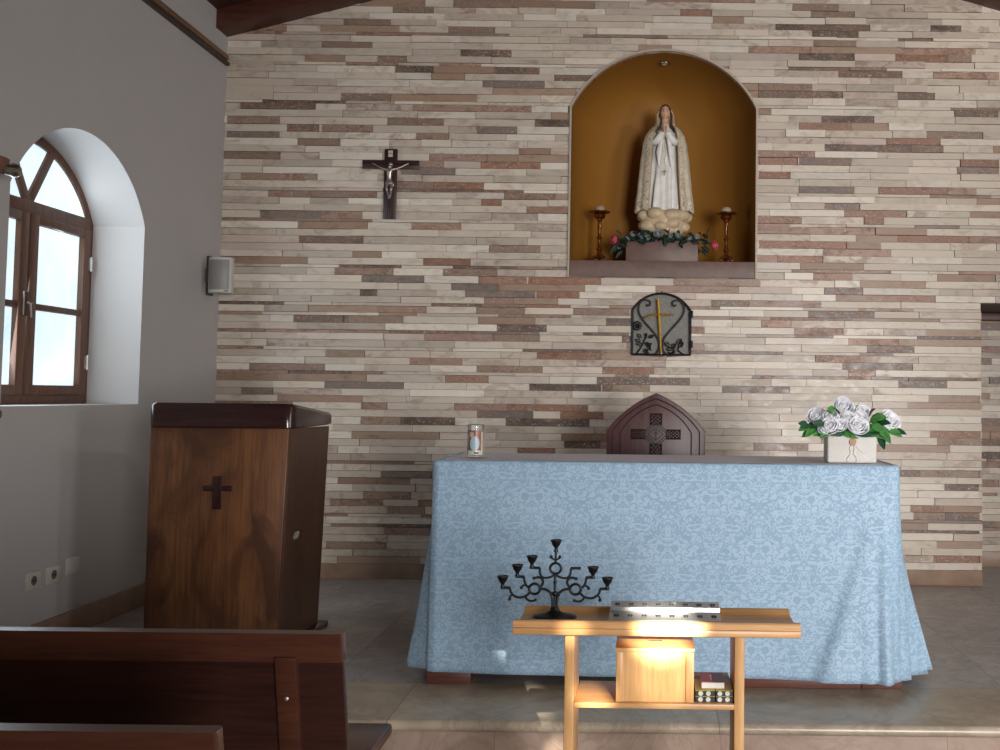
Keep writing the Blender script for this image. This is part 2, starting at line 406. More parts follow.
# fan light: three panes between two slanted bars
for s in (-1, 1):
    bm = NB(); d = Vector((s*.22, .36)).normalized(); nrm = Vector((-d.y, d.x))*.027; A = Vector((s*.01, zs+.03)); B = A+d*.352
    prism(bm, [tuple(A+nrm), tuple(A-nrm), tuple(B-nrm), tuple(B+nrm)], -.035, .02, 'x', .006); obj('fan_bar', bm, M['framewood'], win)
bm = NB(); prism(bm, [(p[0], max(p[1], zs+.02)) for p in warch(hw-.045, zs+.02, zs+.0205, W['rise']-.05)], -.006, .002, 'x'); obj('fan_pane', bm, M['pane'], win)
# same window on the right wall, unseen from here but lighting the room
win2 = copy_tree(win); win2.name = 'window_2'; win2.location = (RX+.322, W2['c'], W2['z0']); win2.rotation_euler = (0, 0, PI)

# ------------------------------------------------------------------ ceiling and beams
bm = NB()
zr = EAVE+SL*(RIDGE-LX)
prism(bm, [(LX-.3, EAVE-.3*SL), (RIDGE, zr), (RX+.3, zr-SL*(RX+.3-RIDGE)), (RX+.3, zr-SL*(RX+.3-RIDGE)+.12), (RIDGE, zr+.12), (LX-.3, EAVE-.3*SL+.12)], -9.2, .04, 'y')
struct('ceiling', bm, M['ceilwood'])
for nm, sg in (('trim_6', -1), ('trim_7', 1)):
    bm = NB(); xe = LX if sg < 0 else RX; z_e = zr-SL*abs(RIDGE-xe)
    prism(bm, [(xe, z_e), (RIDGE, zr), (RIDGE, zr-.13), (xe, z_e-.13)], -.20, -.004, 'y', .004); struct(nm, bm, M['darkwood'])
# next pair of rafters, nearer to the nave
# ------------------------------------------------------------------ floors
PF = -2.97
bm = NB(); box(bm, LX-.05, RX+.05, -2.47, 1.0, -.3, 0); struct('floor_sanctuary', bm, M['tile'])
bm = NB(); box(bm, LX-.05, RX+.05, -9.2, PF+.03, -.4, -.17); struct('floor', bm, M['nave'])
bm = NB()
prism(bm, [(-2.471, 0.), (-2.471, -.045), (PF, -.045)]+[(PF-.0225*sin(PI*i/10), -.0225-.0225*cos(PI*i/10)) for i in range(1, 10)]+[(PF, 0.)], LX, RX, 'x'); struct('trim_8', bm, M['tread'], angle=60)
bm = NB(); box(bm, LX, RX, PF+.02, -2.48, -.2, -.044); struct('trim_9', bm, M['riser'])
# ------------------------------------------------------------------ altar and its cloth
M['altarwood'] = wood('reddish_altar_wood', (104, 58, 46), (74, 42, 36), 'x', .45)
AX0, AX1, AF, AB, AT = -.945, 1.104, -2.55, -1.93, .985
al = thing('altar', 'long altar table under the blue cloth, its reddish wooden base showing below the hem', 'altar', ((AX0+AX1)/2, (AF+AB)/2, 0)); cx, cy = al.location.x, al.location.y
bm = NB(); box(bm, AX0-cx, AX1-cx, AF-cy, AB-cy, AT-.05, AT, .006); obj('altar_top', bm, M['altarwood'], al)
bm = NB(); box(bm, -.975-cx, -.78-cx, -2.49-cy, -1.98-cy, 0, .06, .004); box(bm, -.92-cx, -.80-cx, -2.46-cy, -2.0-cy, .055, AT-.045, .004); obj('pedestal', bm, M['altarwood'], al)
bm = NB(); box(bm, .40-cx, .955-cx, -2.49-cy, -1.98-cy, 0, .06, .004); box(bm, .957-cx, 1.135-cx, -2.49-cy, -1.98-cy, 0, .06, .004); box(bm, .45-cx, 1.05-cx, -2.46-cy, -2.0-cy, .055, AT-.045, .004); obj('pedestal', bm, M['altarwood'], al)
bm = NB(); box(bm, -.80-cx, .45-cx, -2.12-cy, -2.08-cy, .02, AT-.05); obj('back_panel', bm, M['altarwood'], al)

def m_damask():
    t = NT('blue_damask'); tc = t.n('ShaderNodeTexCoord'); sp = t.n('ShaderNodeSeparateXYZ'); t.link(tc.outputs['UV'], sp.inputs[0])
    P, Q = .40, .44
    def tri(o, p, ph=0.): return t.math('ABSOLUTE', t.math('SUBTRACT', t.math('MULTIPLY', t.math('FRACT', t.math('ADD', t.math('DIVIDE', o, p), 50+ph)), 2.), 1.))
    u, v = sp.outputs[0], sp.outputs[1]
    def motif(pu, pv, seed):
        mu = tri(u, P, pu); mv = t.math('ADD', t.math('MULTIPLY', v, 2*PI/Q), 2*PI*pv)
        # radius from the motif centre and petal angle make leaf and scroll shapes, mirrored left-right
        cb = t.n('ShaderNodeCombineXYZ'); t.put(cb.inputs[0], t.math('MULTIPLY', mu, P/2)); t.put(cb.inputs[1], t.math('MULTIPLY', t.math('COSINE', mv), Q/2/PI)); t.put(cb.inputs[2], t.math('MULTIPLY_ADD', t.math('SINE', mv), Q/2/PI, seed))
        return mu, mv, cb.outputs[0]
    mu, mv, vec = motif(0, 0, 1.3)
    n1 = t.noise(vec, 14., 2.4, .5, 2.0)
    mu2, mv2, vec2 = motif(.5, .5, 1.3)
    n2 = t.noise(vec2, 14., 2.4, .5, 2.0)
    k = t.math('COSINE', t.math('MULTIPLY', u, 2*PI/P)); k2 = t.math('COSINE', t.math('MULTIPLY', v, 2*PI/Q)); og = t.math('ADD', k, k2)
    sel = t.math('GREATER_THAN', og, 0.)
    n = t.math('ADD', t.math('MULTIPLY', n1, .5), t.math('MULTIPLY', n2, .5))
    rib = t.math('ABSOLUTE', t.math('SUBTRACT', t.math('FRACT', t.math('MULTIPLY', n, 7.)), .5))
    vein = t.math('ABSOLUTE', t.math('ADD', og, t.math('MULTIPLY', t.math('SUBTRACT', n, .5), 3.0)))
    a = t.ramp(rib, [(.20, (0, 0, 0, 1)), (.25, (1, 1, 1, 1))]); b = t.ramp(vein, [(.10, (0, 0, 0, 1)), (.16, (1, 1, 1, 1))])
    f = t.math('MULTIPLY', a, b)
    c = t.mix(f, lin((132, 158, 181)), lin((153, 177, 198)))
    t.base(c); t.set(Roughness=t.math('SUBTRACT', .62, t.math('MULTIPLY', f, .14)), Specular_IOR_Level=.35, Sheen_Weight=.15)
    w = t.noise(tc.outputs['Object'], 5., 3.); t.bump(t.math('ADD', t.math('MULTIPLY', f, .02), w), .25, .006)
    return t.m
M['damask'] = m_damask()

def altar_cloth():
    """front and two side drops that flare into folds at both corners"""
    g = .006; x0, x1, yf, yb = AX0-g, AX1+g, AF-g, AB+g; r = .03
    path = []                                          # (x, y, nx, ny, s, corner influence l / r, fan angle)
    def add(x, y, nx, ny): path.append([x, y, nx, ny])
    K = 20
    for i in range(K): add(x0, yb+(yf+r-yb)*i/K, -1, 0)
    for i in range(27): a = PI+PI/2*i/26; add(x0+r+r*cos(a), yf+r+r*sin(a), cos(a), sin(a))
    for i in range(1, 121): add(x0+r+(x1-x0-2*r)*i/121, yf, 0, -1)
    for i in range(27): a = -PI/2+PI/2*i/26; add(x1-r+r*cos(a), yf+r+r*sin(a), cos(a), sin(a))
    for i in range(1, K+1): add(x1, yf+r+(yb-yf-r)*i/K, 1, 0)
    s = 0; S_ = [0]
    for a, b in zip(path, path[1:]): s += math.hypot(b[0]-a[0], b[1]-a[1]); S_.append(s)
    sl = S_[K+13]; sr = S_[K+27+120+13]
    bm = NB(); uv = bm.loops.layers.uv.new('UVMap'); rows = []; H = 42; top = AT+.006; UV = {}
    for j in range(-2, H+1):
        row = []
        for i, (x, y, nx, ny) in enumerate(path):
            dl, dr = S_[i]-sl, S_[i]-sr
            nx_, ny_ = abs(nx), max(0., -ny); bl, br = max(0., -dl), max(0., dr)
            hem = .056+.016*(x1-x)/(x1-x0)-.02*min(1, br/.3)-.012*min(1, bl/.3)
            drop = top-hem
            if j < 0: off = -.012*(-j)/2*(2 if j == -2 else .6); z = top+(.0 if j == -2 else -.0008); h = 0
            else:
                h = j/H; z = top-.006-h*(drop-.006); hh = max(0., h-.16)/.84
                off = .003+.010*h
                # the spare cloth at each corner hangs in pleats that stand out sideways, one behind the other
                wr = min(1, br/.24)*(1-.55*max(0, br-.26)/.35); wl_ = min(1, bl/.12)*(1-.55*max(0, bl-.16)/.4)
                off += hh**1.1*nx_*((.155*wr+.062*sin(br*2*PI/.11)*min(1, br/.05) if dr > 0 else 0)+(.095*wl_-.034*sin(bl*2*PI/.13)*min(1, bl/.04) if dl < 0 else 0))
                # pleats and a long slanting fold on the front beside the right corner
                off += hh**1.2*ny_*(.026*math.exp(-((dr+.07)/.06)**2)*(1+sin(dr*75))*.8)
                c_ = dr+.10+.26*hh; off += hh*ny_*(.036/(1+math.exp(-c_/.008)) if -.6 < dr < .02 else 0)*min(1, max(0, -dr)/.04)
                off += ny_*(.010*h*sin(S_[i]*5.3+.8+.6*h)+.004*h*sin(S_[i]*13+2*h))
            w = bm.verts.new((x+nx*off, y+ny*off, z)); UV[w] = [0, -h*drop if j >= 0 else .01]; row.append(w)
        mid = len(row)//2; q_ = 0.                      # cloth length measured along each row from the middle of the front
        for i in range(mid+1, len(row)): q_ += (row[i].co-row[i-1].co).length; UV[row[i]][0] = q_
        q_ = 0.
        for i in range(mid-1, -1, -1): q_ += (row[i].co-row[i+1].co).length; UV[row[i]][0] = -q_
        rows.append(row)
    for a, b in zip(rows, rows[1:]):
        for i in range(len(a)-1):
            bm.faces.new((a[i], b[i], b[i+1], a[i+1]))
    for f in bm.faces:
        for l in f.loops: l[uv].uv = UV[l.vert]
    bmesh.ops.remove_doubles(bm, verts=bm.verts[:], dist=2e-5)
    bmesh.ops.recalc_face_normals(bm, faces=bm.faces[:])
    return bm
o = obj('altar_cloth', altar_cloth(), M['damask'], angle=75)
tag(o, 'light blue damask cloth draped over the altar, falling in folds at both corners', 'altar cloth')
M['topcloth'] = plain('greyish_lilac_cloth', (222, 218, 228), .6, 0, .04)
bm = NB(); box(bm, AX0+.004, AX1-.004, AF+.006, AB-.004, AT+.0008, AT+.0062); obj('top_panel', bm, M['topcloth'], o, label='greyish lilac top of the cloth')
sm = o.modifiers.new('cloth_thickness', 'SOLIDIFY'); sm.thickness = .0025; sm.offset = 1.

# ------------------------------------------------------------------ candle jar and flower basket on the altar
ZT = AT+.0085
M['glass'] = NT('clear_glass').set(Base_Color=(.95, .97, .97, 1), Roughness=.04, Transmission_Weight=.95, IOR=1.3).m
M['wax'] = plain('cream_wax', (232, 222, 200), .5, 0, .04)
def m_picture():
    t = NT('printed_candle_label'); v = t.coord(); s = t.n('ShaderNodeSeparateXYZ'); t.link(v, s.inputs[0])
    x, z = s.outputs[0], s.outputs[2]
    e = t.math('ADD', t.math('POWER', t.math('DIVIDE', t.math('SUBTRACT', x, .002), .022), 2.), t.math('POWER', t.math('DIVIDE', t.math('SUBTRACT', z, .065), .034), 2.))
    hd = t.math('ADD', t.math('POWER', t.math('DIVIDE', t.math('ADD', x, .012), .011), 2.), t.math('POWER', t.math('DIVIDE', t.math('SUBTRACT', z, .106), .014), 2.))
    c = t.mix(t.math('GREATER_THAN', x, .006), lin((96, 88, 76)), lin((142, 82, 58)))
    c = t.mix(t.math('LESS_THAN', e, 1.), c, lin((158, 174, 184))); c = t.mix(t.math('LESS_THAN', hd, 1.), c, lin((190, 150, 132)))
    t.base(c); t.set(Roughness=.35); return t.m
M['picture'] = m_picture()
M['ink'] = plain('dark_print', (50, 46, 44), .5)
jar = thing('candle_jar', 'glass candle jar with a printed picture label standing on the left of the altar', 'candle', (-.806, -2.33, ZT))
bm = NB(); lathe(bm, [(.001, .004), (.036, .004), (.0385, .010), (.0385, .150), (.037, .152), (.035, .150), (.035, .012), (.001, .010)], 28); obj('glass', bm, M['glass'], jar)
bm = NB(); lathe(bm, [(.0005, .013), (.0345, .013), (.0345, .118), (.001, .116)], 24); obj('wax', bm, M['wax'], jar)
bm = NB(); arc = [(-PI/2-.82+1.64*i/14) for i in range(15)]
loft(bm, [[(.0393*cos(a), .0393*sin(a), z) for a in arc] for z in (.034, .126)]+[[(.0389*cos(a), .0389*sin(a), z) for a in arc] for z in (.126, .034)], closed=False); obj('picture_label', bm, M['picture'], jar)
bm = NB(); arc = [(-PI/2+.05+.5*i/6) for i in range(7)]
loft(bm, [[(.0393*cos(a), .0393*sin(a), z) for a in arc] for z in (.019, .026)], closed=False); obj('printed_band', bm, M['ink'], jar)
bm = NB(); ring(bm, (0, 0, 0), .0378, .0018, 28)
for v in bm.verts: v.co = Vector((v.co.x, v.co.z, .152+v.co.y))
obj('rim', bm, M['hinge'], jar)
sauc = obj('saucer', lathe(NB(), [(.001, 0), (.040, 0), (.060, .005), (.060, .0065), (.038, .0025), (.001, .0025)], 28), M['glass'], loc=(-.806, -2.33, ZT-.0015))
tag(sauc, 'small clear glass saucer under the candle jar on the altar', 'saucer')

M['petal'] = plain('white_silk_petal', (242, 242, 248), .8, 0, .03, 40., .1); _b = M['petal'].node_tree.nodes['Principled BSDF']; _b.inputs['Subsurface Weight'].default_value = .6; _b.inputs['Subsurface Radius'].default_value = (.03, .03, .03); _b.inputs['Subsurface Scale'].default_value = 1.
M['leafg'] = plain('green_silk_leaf', (60, 116, 52), .55, 0, .35, 12.)
M['leafd'] = plain('dark_green_leaf', (30, 66, 44), .5, 0, .3, 14.)
def m_woven():
    t = NT('woven_white_straw'); v = t.coord(); s = t.n('ShaderNodeSeparateXYZ'); t.link(v, s.inputs[0])
    a = t.math('SINE', t.math('MULTIPLY', t.math('ADD', s.outputs[0], s.outputs[1]), 700.)); b = t.math('SINE', t.math('MULTIPLY', s.outputs[2], 620.))
    f = t.math('ADD', t.math('MULTIPLY', t.math('MULTIPLY', a, b), .5), .5)
    t.base(t.ramp(f, [(.15, lin((170, 166, 160))), (.6, lin((212, 208, 203)))])); t.set(Roughness=.8); t.bump(f, .6, .003); return t.m
M['woven'] = m_woven()
M['button'] = plain('brown_wooden_button', (150, 104, 70), .5)
def rose_mesh(bm, c, d, r, seed):
    """cupped petals lying on shrinking spheres round the axis d"""
    R = random.Random(seed); d = Vector(d).normalized(); a = d.orthogonal().normalized(); b = d.cross(a); c = Vector(c)
    for k_, (n, q, p0, p1, wd) in enumerate(((5, 1.0, 25, 96, .86), (5, .84, 25, 112, .84), (4, .62, 25, 124, 1.0), (3, .38, 25, 138, 1.3))):
        for i in range(n):
            th = 2*PI*(i+.5*k_)/n+R.uniform(-.15, .15); G = []; flare = R.uniform(.10, .22); rr = r*q*R.uniform(.93, 1.05)
            for ti in range(7):
                t = ti/6; row = []
                for ui in range(7):
                    u = (ui-3)/3; ph = math.radians(p0+(p1*(1-.16*u*u)-p0)*t); w_ = wd*(.35+.65*sin(PI*min(.62, .12+.5*t)))
                    o = a*cos(th+u*w_)+b*sin(th+u*w_); e = rr*(1+flare*max(0, t-.6)*2.5*(1-.4*u*u)+.035*(u if i % 2 else -u))
                    row.append(c+o*(e*sin(ph))-d*(e*cos(ph)*.92)+d*(rr*.10*max(0, t-.7)))
                G.append(row)
            loft(bm, G, closed=False)
    ball(bm, c+d*r*.1, r*.26, 8)
def leaf_mesh(bm, p, d, L, w, droop=.2, seed=0, roll=0.):
    d = Vector(d).normalized(); s = d.cross(Vector((0, 0, 1)))
    s = (s if s.length > .05 else Vector((1, 0, 0))).normalized(); s = Matrix.Rotation(roll, 3, d) @ s; nrm = s.cross(d); p = Vector(p); G = []
    for i in range(8):
        t = i/7; ww = w*sin(PI*min(1, .04+.96*t))**.8*(1-.25*t); q = p+d*(L*t)-Vector((0, 0, droop*L*t*t))
        G.append([q-s*ww+nrm*ww*.35, q-s*ww*.5+nrm*ww*.12, q, q+s*ww*.5+nrm*ww*.12, q+s*ww+nrm*ww*.35])
    loft(bm, G, closed=False)
def solid(o, th):
    m = o.modifiers.new('thickness', 'SOLIDIFY'); m.thickness = th; return o

fb = thing('flower_basket', 'square woven white basket of white roses and green leaves on the altar', 'flower basket', (.922, -2.395, ZT))
bm = NB(); box(bm, -.112, .112, -.055, .055, 0, .128, .010, 3)
for f in [f for f in bm.faces if f.normal.z > .9 and f.calc_area() > .004]:
    r_ = bmesh.ops.inset_region(bm, faces=[f], thickness=.008); f.normal_update()
    bmesh.ops.translate(bm, verts=f.verts[:], vec=(0, 0, -.03))
obj('basket', bm, M['woven'], fb)
bm = NB(); lathe(bm, [(.001, 0), (.015, 0), (.017, .002), (.016, .005), (.001, .006)], 20); obj('button', bm, M['button'], fb, (.002, -.0555, .096), (PI/2, 0, 0))
bm = NB()
for dx, tw in ((-.018, 1), (.016, -1)):
    tube(bm, smooth_path([(.002, -.0565, .09), (dx*.6, -.0575, .07), (dx*.4, -.0572, .045), (dx*1.3, -.0572, .02), (dx*1.0, -.0568, .003)]), .0022, 6)
tube(bm, smooth_path([(.012, -.0565, .082), (.03, -.0575, .062), (.055, -.0575, .045)]), .0018, 6); tube(bm, smooth_path([(-.01, -.0565, .108), (-.04, -.0572, .122), (-.06, -.0572, .126)]), .0018, 6)
obj('cord', bm, M['woven'], fb)
k = .000546
for i, (px, py, rr, dy) in enumerate(((225, 215, .042, -.02), (338, 215, .036, -.05), (462, 128, .042, .0), (322, 290, .040, -.075), (408, 282, .032, -.07), (484, 222, .034, -.055), (588, 222, .036, -.05), (558, 285, .044, -.08), (628, 170, .036, .0), (850, 245, .050, -.02), (545, 165, .028, .02), (272, 318, .026, -.07))):
    x, z = (px-518)*k, (600-py)*k; bm = NB(); rose_mesh(bm, (0, 0, 0), (x*2.2, -.8, .55), rr, 30+i)
    solid(obj('rose', bm, M['petal'], fb, (x, dy, z), angle=60), .0012)
R = random.Random(4)
lv = [(130, 300, -1, -.1), (180, 330, -.9, -.35), (110, 280, -.8, .6), (220, 320, -1, -.2), (160, 350, -.9, -.1), (420, 335, -.6, -.05), (470, 345, .9, -.05), (600, 350, .9, .15), (660, 345, 1, .15), (560, 365, -.6, .1), (700, 220, .8, .5), (740, 210, .9, .3), (700, 290, .8, -.1), (760, 320, .6, -.6), (790, 350, .5, -.6), (770, 390, .2, -.9), (900, 330, 1, .1), (860, 330, .9, -.2), (350, 160, -.6, .6), (390, 180, -.2, .8), (680, 180, .3, .8), (200, 290, -.7, .2), (300, 345, -.8, -.2), (640, 300, .6, .3), (720, 250, 1, .1), (240, 270, -.9, .3), (520, 250, 0, .6), (760, 260, .7, .3), (670, 330, .7, .1), (720, 340, .8, -.3), (250, 350, -.8, .1), (820, 300, .8, .2)]
for i, (px, py, dx, dz) in enumerate(lv):
    x, z = (px-518)*k, (600-py)*k; bm = NB(); leaf_mesh(bm, (0, 0, 0), (dx, -.55, dz), .07, .022, .25, 0, (1 if dx > 0 else -1)*R.uniform(.7, 1.3))
    bmesh.ops.translate(bm, verts=bm.verts[:], vec=(-dx*.025, 0, -dz*.025))
    solid(obj('leaf', bm, M['leafg' if R.random() < .6 else 'leafd'], fb, (x, -.02-.05*R.random(), z)), .001)
bm = NB()
for i, (px, py) in enumerate(((225, 215), (338, 215), (462, 128), (484, 222), (588, 222), (628, 170), (850, 245), (130, 300), (760, 320), (700, 220))):
    x, z = (px-518)*k, (600-py)*k; tube(bm, smooth_path([(x*.35, 0, .10), (x*.6, -.01, .10+(z-.1)*.5), (x, -.02, z-.01)], 4), .0022, 5)
obj('stems', bm, M['leafd'], fb)

# ------------------------------------------------------------------ carved chair behind the altar
M['chairwood'] = wood('dark_carved_wood', (88, 56, 54), (56, 34, 34), 'z', .38)
M['carve'] = plain('dark_carving', (44, 28, 28), .5, 0, .1)
ch = thing('carved_chair', 'dark wooden chair with a pointed arched back carved with a cross, behind the altar', 'chair', (.040, -1.2, 0))
def gothic(hw, zb, zs, za, n=10):
    L = [(-hw, zb)]
    for i in range(n+1):
        t = i/n; L.append((-hw*(1-t)-.022*4*t*(1-t)*.75, zs+(za-zs)*t+.020*4*t*(1-t)*1.0))
    return L+[(-x, z) for x, z in L[::-1][1:]]
bm = NB(); prism(bm, gothic(.286, .10, 1.085, 1.304), 0, .045, 'y', .006); obj('backrest', bm, M['chairwood'], ch)
def outline_tube(pts, y, r):
    bm = NB(); tube(bm, [(p[0], y, p[1]) for p in pts], r, 6); return bm
for hw, zs_, za in ((.252, 1.082, 1.272), (.205, 1.075, 1.238)):
    obj('carved_border', outline_tube(gothic(hw, .5, zs_, za), -.001, .0038), M['carve'], ch)
bm = NB(); cz = 1.066
def lattice(x0, x1, z0, z1, nx, nz):
    for i in range(nx):
        for j in range(nz):
            xa, xb = x0+(x1-x0)*i/nx, x0+(x1-x0)*(i+1)/nx; za, zb = z0+(z1-z0)*j/nz, z0+(z1-z0)*(j+1)/nz
            tube(bm, [(xa, -.003, za), (xb, -.003, zb)], .0032, 4); tube(bm, [(xb, -.003, za), (xa, -.003, zb)], .0032, 4)
    tube(bm, [(x0, -.003, z0), (x1, -.003, z0), (x1, -.003, z1), (x0, -.003, z1), (x0, -.003, z0)], .0036, 4)
lattice(-.033, .033, cz+.055, cz+.118, 3, 3); lattice(-.033, .033, cz-.19, cz-.055, 3, 6); lattice(-.142, -.06, cz-.026, cz+.026, 4, 3); lattice(.06, .142, cz-.026, cz+.026, 4, 3)
for q in (.085, .066, .042):
    tube(bm, [(-q, -.003, cz), (0, -.003, cz+q*.85), (q, -.003, cz), (0, -.003, cz-q*.85), (-q, -.003, cz)], .004, 5)
tube(bm, [(0, -.003, cz-.03), (0, -.003, cz+.03)], .003, 5); tube(bm, [(-.014, -.003, cz+.006), (.014, -.003, cz+.006)], .003, 5)
obj('carved_cross', bm, M['carve'], ch)
bm = NB(); box(bm, -.28, .28, -.47, .02, .40, .45, .008); obj('seat', bm, M['chairwood'], ch)
for sx in (-1, 1):
    bm = NB(); box(bm, sx*.255-.025, sx*.255+.025, -.46, -.41, 0, .66, .006); obj('leg', bm, M['chairwood'], ch)
    bm = NB(); box(bm, sx*.255-.025, sx*.255+.025, .0, .05, 0, .12, .006); obj('leg', bm, M['chairwood'], ch)
    bm = NB(); box(bm, sx*.255-.03, sx*.255+.03, -.48, .005, .66, .69, .008); obj('armrest', bm, M['chairwood'], ch)

# ------------------------------------------------------------------ lectern
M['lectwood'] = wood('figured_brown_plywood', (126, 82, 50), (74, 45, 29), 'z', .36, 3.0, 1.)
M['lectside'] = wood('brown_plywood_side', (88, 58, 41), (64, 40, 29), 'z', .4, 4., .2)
M['lectcap'] = wood('glossy_dark_cap_wood', (58, 34, 32), (40, 23, 23), 'x', .16)
lc = thing('lectern', 'tall brown wooden lectern with a dark rounded cap and a small cross on its front', 'lectern', (-2.118, -2.04, 0))
lw = .345; dp = .60
def taper(bm):
    for v in bm.verts: v.co.x -= .034*(v.co.x+lw)/(2*lw)*max(0, 1-v.co.z/1.1)
    return bm
bm = NB(); box(bm, -lw, lw-.008, 0, .02, .03, 1.11, .003); obj('front_panel', taper(bm), M['lectwood'], lc)
bm = NB()
hy, hz, hl, hr = .205, .556, .050, .020
hole = [(hy+hl*sg+hr*cos(a), hz+hr*sin(a)) for sg, a0 in ((1, -PI/2), (-1, PI/2)) for a in [a0+PI*i/8 for i in range(9)]]
for sx in (-1, 1):
    xa, xb = sx*lw-.010-sx*.010, sx*lw+.010-sx*.010
    # panel outline keyed to the slot: two halves joined above and below the hand slot
    up = [p for p in hole if p[1] >= hz-1e-6]; dn = [p for p in hole if p[1] <= hz+1e-6]
    upper = sorted(up, key=lambda p: -p[0]); lower = sorted(dn, key=lambda p: p[0])
    bm = NB()
    prism(bm, [(.02, hz)]+[(.02, 1.105), (dp, 1.10), (dp, hz)]+upper, xa, xb, 'x')
    prism(bm, [(.02, .03), (.02, hz)]+lower+[(dp, hz), (dp, .03)], xa, xb, 'x')
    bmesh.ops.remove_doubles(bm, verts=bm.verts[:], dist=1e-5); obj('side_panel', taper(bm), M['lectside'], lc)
bm = NB(); box(bm, -lw+.02, lw-.02, .03, dp-.03, .80, .82); obj('shelf', bm, M['lectside'], lc)
bm = NB()
def rrect(x0, x1, y0, y1, r, n=8):
    P = []
    for cx_, cy_, a0 in ((x1-r, y1-r, 0), (x0+r, y1-r, PI/2), (x0+r, y0+r, PI), (x1-r, y0+r, 3*PI/2)):
        P += [(cx_+r*cos(a0+PI/2*i/n), cy_+r*sin(a0+PI/2*i/n)) for i in range(n+1)]
    return P
zf = lambda y, z: z-.055*(y/dp)*(1 if z > 1.15 else -.1)
o_ = rrect(-lw-.012, lw+.022, -.02, dp+.01, .05); i_ = rrect(-lw-.004, lw+.010, -.012, dp+.002, .045)
loft(bm, [[(x, y, zf(y, 1.105)) for x, y in i_], [(x, y, zf(y, 1.112)) for x, y in o_], [(x, y, zf(y, 1.212)) for x, y in o_], [(x, y, zf(y, 1.222)) for x, y in rrect(-lw-.008, lw+.014, -.016, dp+.006, .048)], [(x, y, zf(y, 1.227)) for x, y in i_]]); obj('cap', bm, M['lectcap'], lc)
bm = NB(); box(bm, -lw-.005, lw+.012, .0, dp+.04, 0, .03, .004); obj('base_board', bm, M['lectcap'], lc)
bm = NB(); box(bm, -.024, .018, -.014, .0005, .707-.0, .868, .003); box(bm, -.074, .070, -.012, .0005, .795, .822, .006); obj('cross', bm, M['lectcap'], lc, (-.0, 0, 0))

# ------------------------------------------------------------------ pews
M['pewwood'] = wood('dark_red_pew_wood', (62, 32, 25), (38, 20, 17), 'x', .3, 5.)
M['pewtop'] = wood('brown_pew_rail_wood', (84, 48, 34), (58, 32, 25), 'x', .28, 5.)
M['screw'] = plain('pale_screw_head', (196, 186, 172), .4, .6)
NF = -.17
def make_pew(label, y):
    p = thing('pew', label, 'pew', (-.73, y, NF), 0, 'dark wooden pews on the left')
    L = 2.15; h = .881; rec = .20                       # back leans: its foot lies further from the camera
    bk = lambda z, t: t+rec*(1-z/h)
    def slab(name, x0, x1, z0, z1, t0, t1, m, bev=.004, par=None):
        bm = NB(); prism(bm, [(bk(z0, t0), z0), (bk(z1, t0), z1), (bk(z1, t1), z1), (bk(z0, t1), z0)], x0, x1, 'x', bev); return obj(name, bm, m, par or p)
    slab('top_rail', -L, 0, h-.072, h, -.004, .034, M['pewtop'], .006)
    slab('back_panel', -L, -.002, .30, h-.070, .004, .026, M['pewwood'])
    for xx in (-.135, -1.0, -1.9):
        b = slab('batten', xx-.026, xx+.026, .28, h-.058, -.016, .006, M['pewtop'])
        for z in (h-.16, h-.36):
            bm = NB(); ball(bm, (xx, bk(z, -.0165), z), .005, 8, (1, .4, 1)); obj('screw', bm, M['screw'], b)
    bm = NB(); box(bm, -L, .012, .13, .46, .49, .525, .008); obj('seat', bm, M['pewtop'], p)
    for xx in (-.06, -L+.02):
        bm = NB(); prism(bm, [(.24, 0), (.42, 0), (.44, .49), (.13, .49)], xx, xx+.035, 'x', .004); obj('end_panel', bm, M['pewwood'], p)
    return p
pw = make_pew('dark wooden pew at lower left, the farther one, its whole long back showing', -4.57)
p2 = copy_tree(pw); p2.location.y = -5.27; p2['label'] = 'nearest dark wooden pew, only its top rail showing in the bottom left corner'

# ------------------------------------------------------------------ offertory table
M['pine'] = wood('golden_pine', (208, 160, 108), (176, 126, 78), 'x', .38, 6.)
M['pinez'] = wood('golden_pine_upright', (214, 166, 110), (184, 134, 82), 'z', .38, 6.)
TX0, TX1, TY0, TY1, TT = -.388, .448, -4.055, -3.775, .632
tb = thing('offertory_table', 'narrow golden pine table with a lower shelf standing before the altar step', 'table', ((TX0+TX1)/2, (TY0+TY1)/2, NF), math.radians(-.6)); tx, ty = tb.location.x, tb.location.y
Z = lambda z: z-NF
prof = [(TY0-ty, Z(.598)), (TY0-ty, Z(.628)), (TY0-ty+.004, Z(.632)), (TY0-ty+.018, Z(.632)), (TY0-ty+.026, Z(.628)), (TY0-ty+.034, Z(.610)), (TY0-ty+.048, Z(.604)), (TY1-ty-.05, Z(.604)), (TY1-ty-.034, Z(.607)), (TY1-ty-.026, Z(.614)), (TY1-ty-.016, Z(.618)), (TY1-ty, Z(.618)), (TY1-ty, Z(.584)), (TY0-ty+.03, Z(.584))]
bm = NB(); prism(bm, prof, TX0-tx, TX1-tx, 'x'); obj('tabletop', bm, M['pine'], tb)
bm = NB(); box(bm, TX0-tx-.002, TX1-tx+.002, TY0-ty-.006, TY0-ty+.02, Z(.592), Z(.612), .004); obj('front_rail', bm, M['pine'], tb)
for xa, xb in ((-.242, -.213), (.262, .292)):
    bm = NB(); prism(bm, [(-4.005-ty, 0), (-3.80-ty, 0), (-3.80-ty, Z(.584)), (-3.99-ty, Z(.584)), (-3.985-ty, Z(.40))], xa-tx, xb-tx, 'x', .003); obj('leg', bm, M['pinez'], tb)
bm = NB(); box(bm, -.213-tx, .262-tx, -3.99-ty, -3.76-ty, Z(.364), Z(.380), .002); obj('shelf', bm, M['pine'], tb)
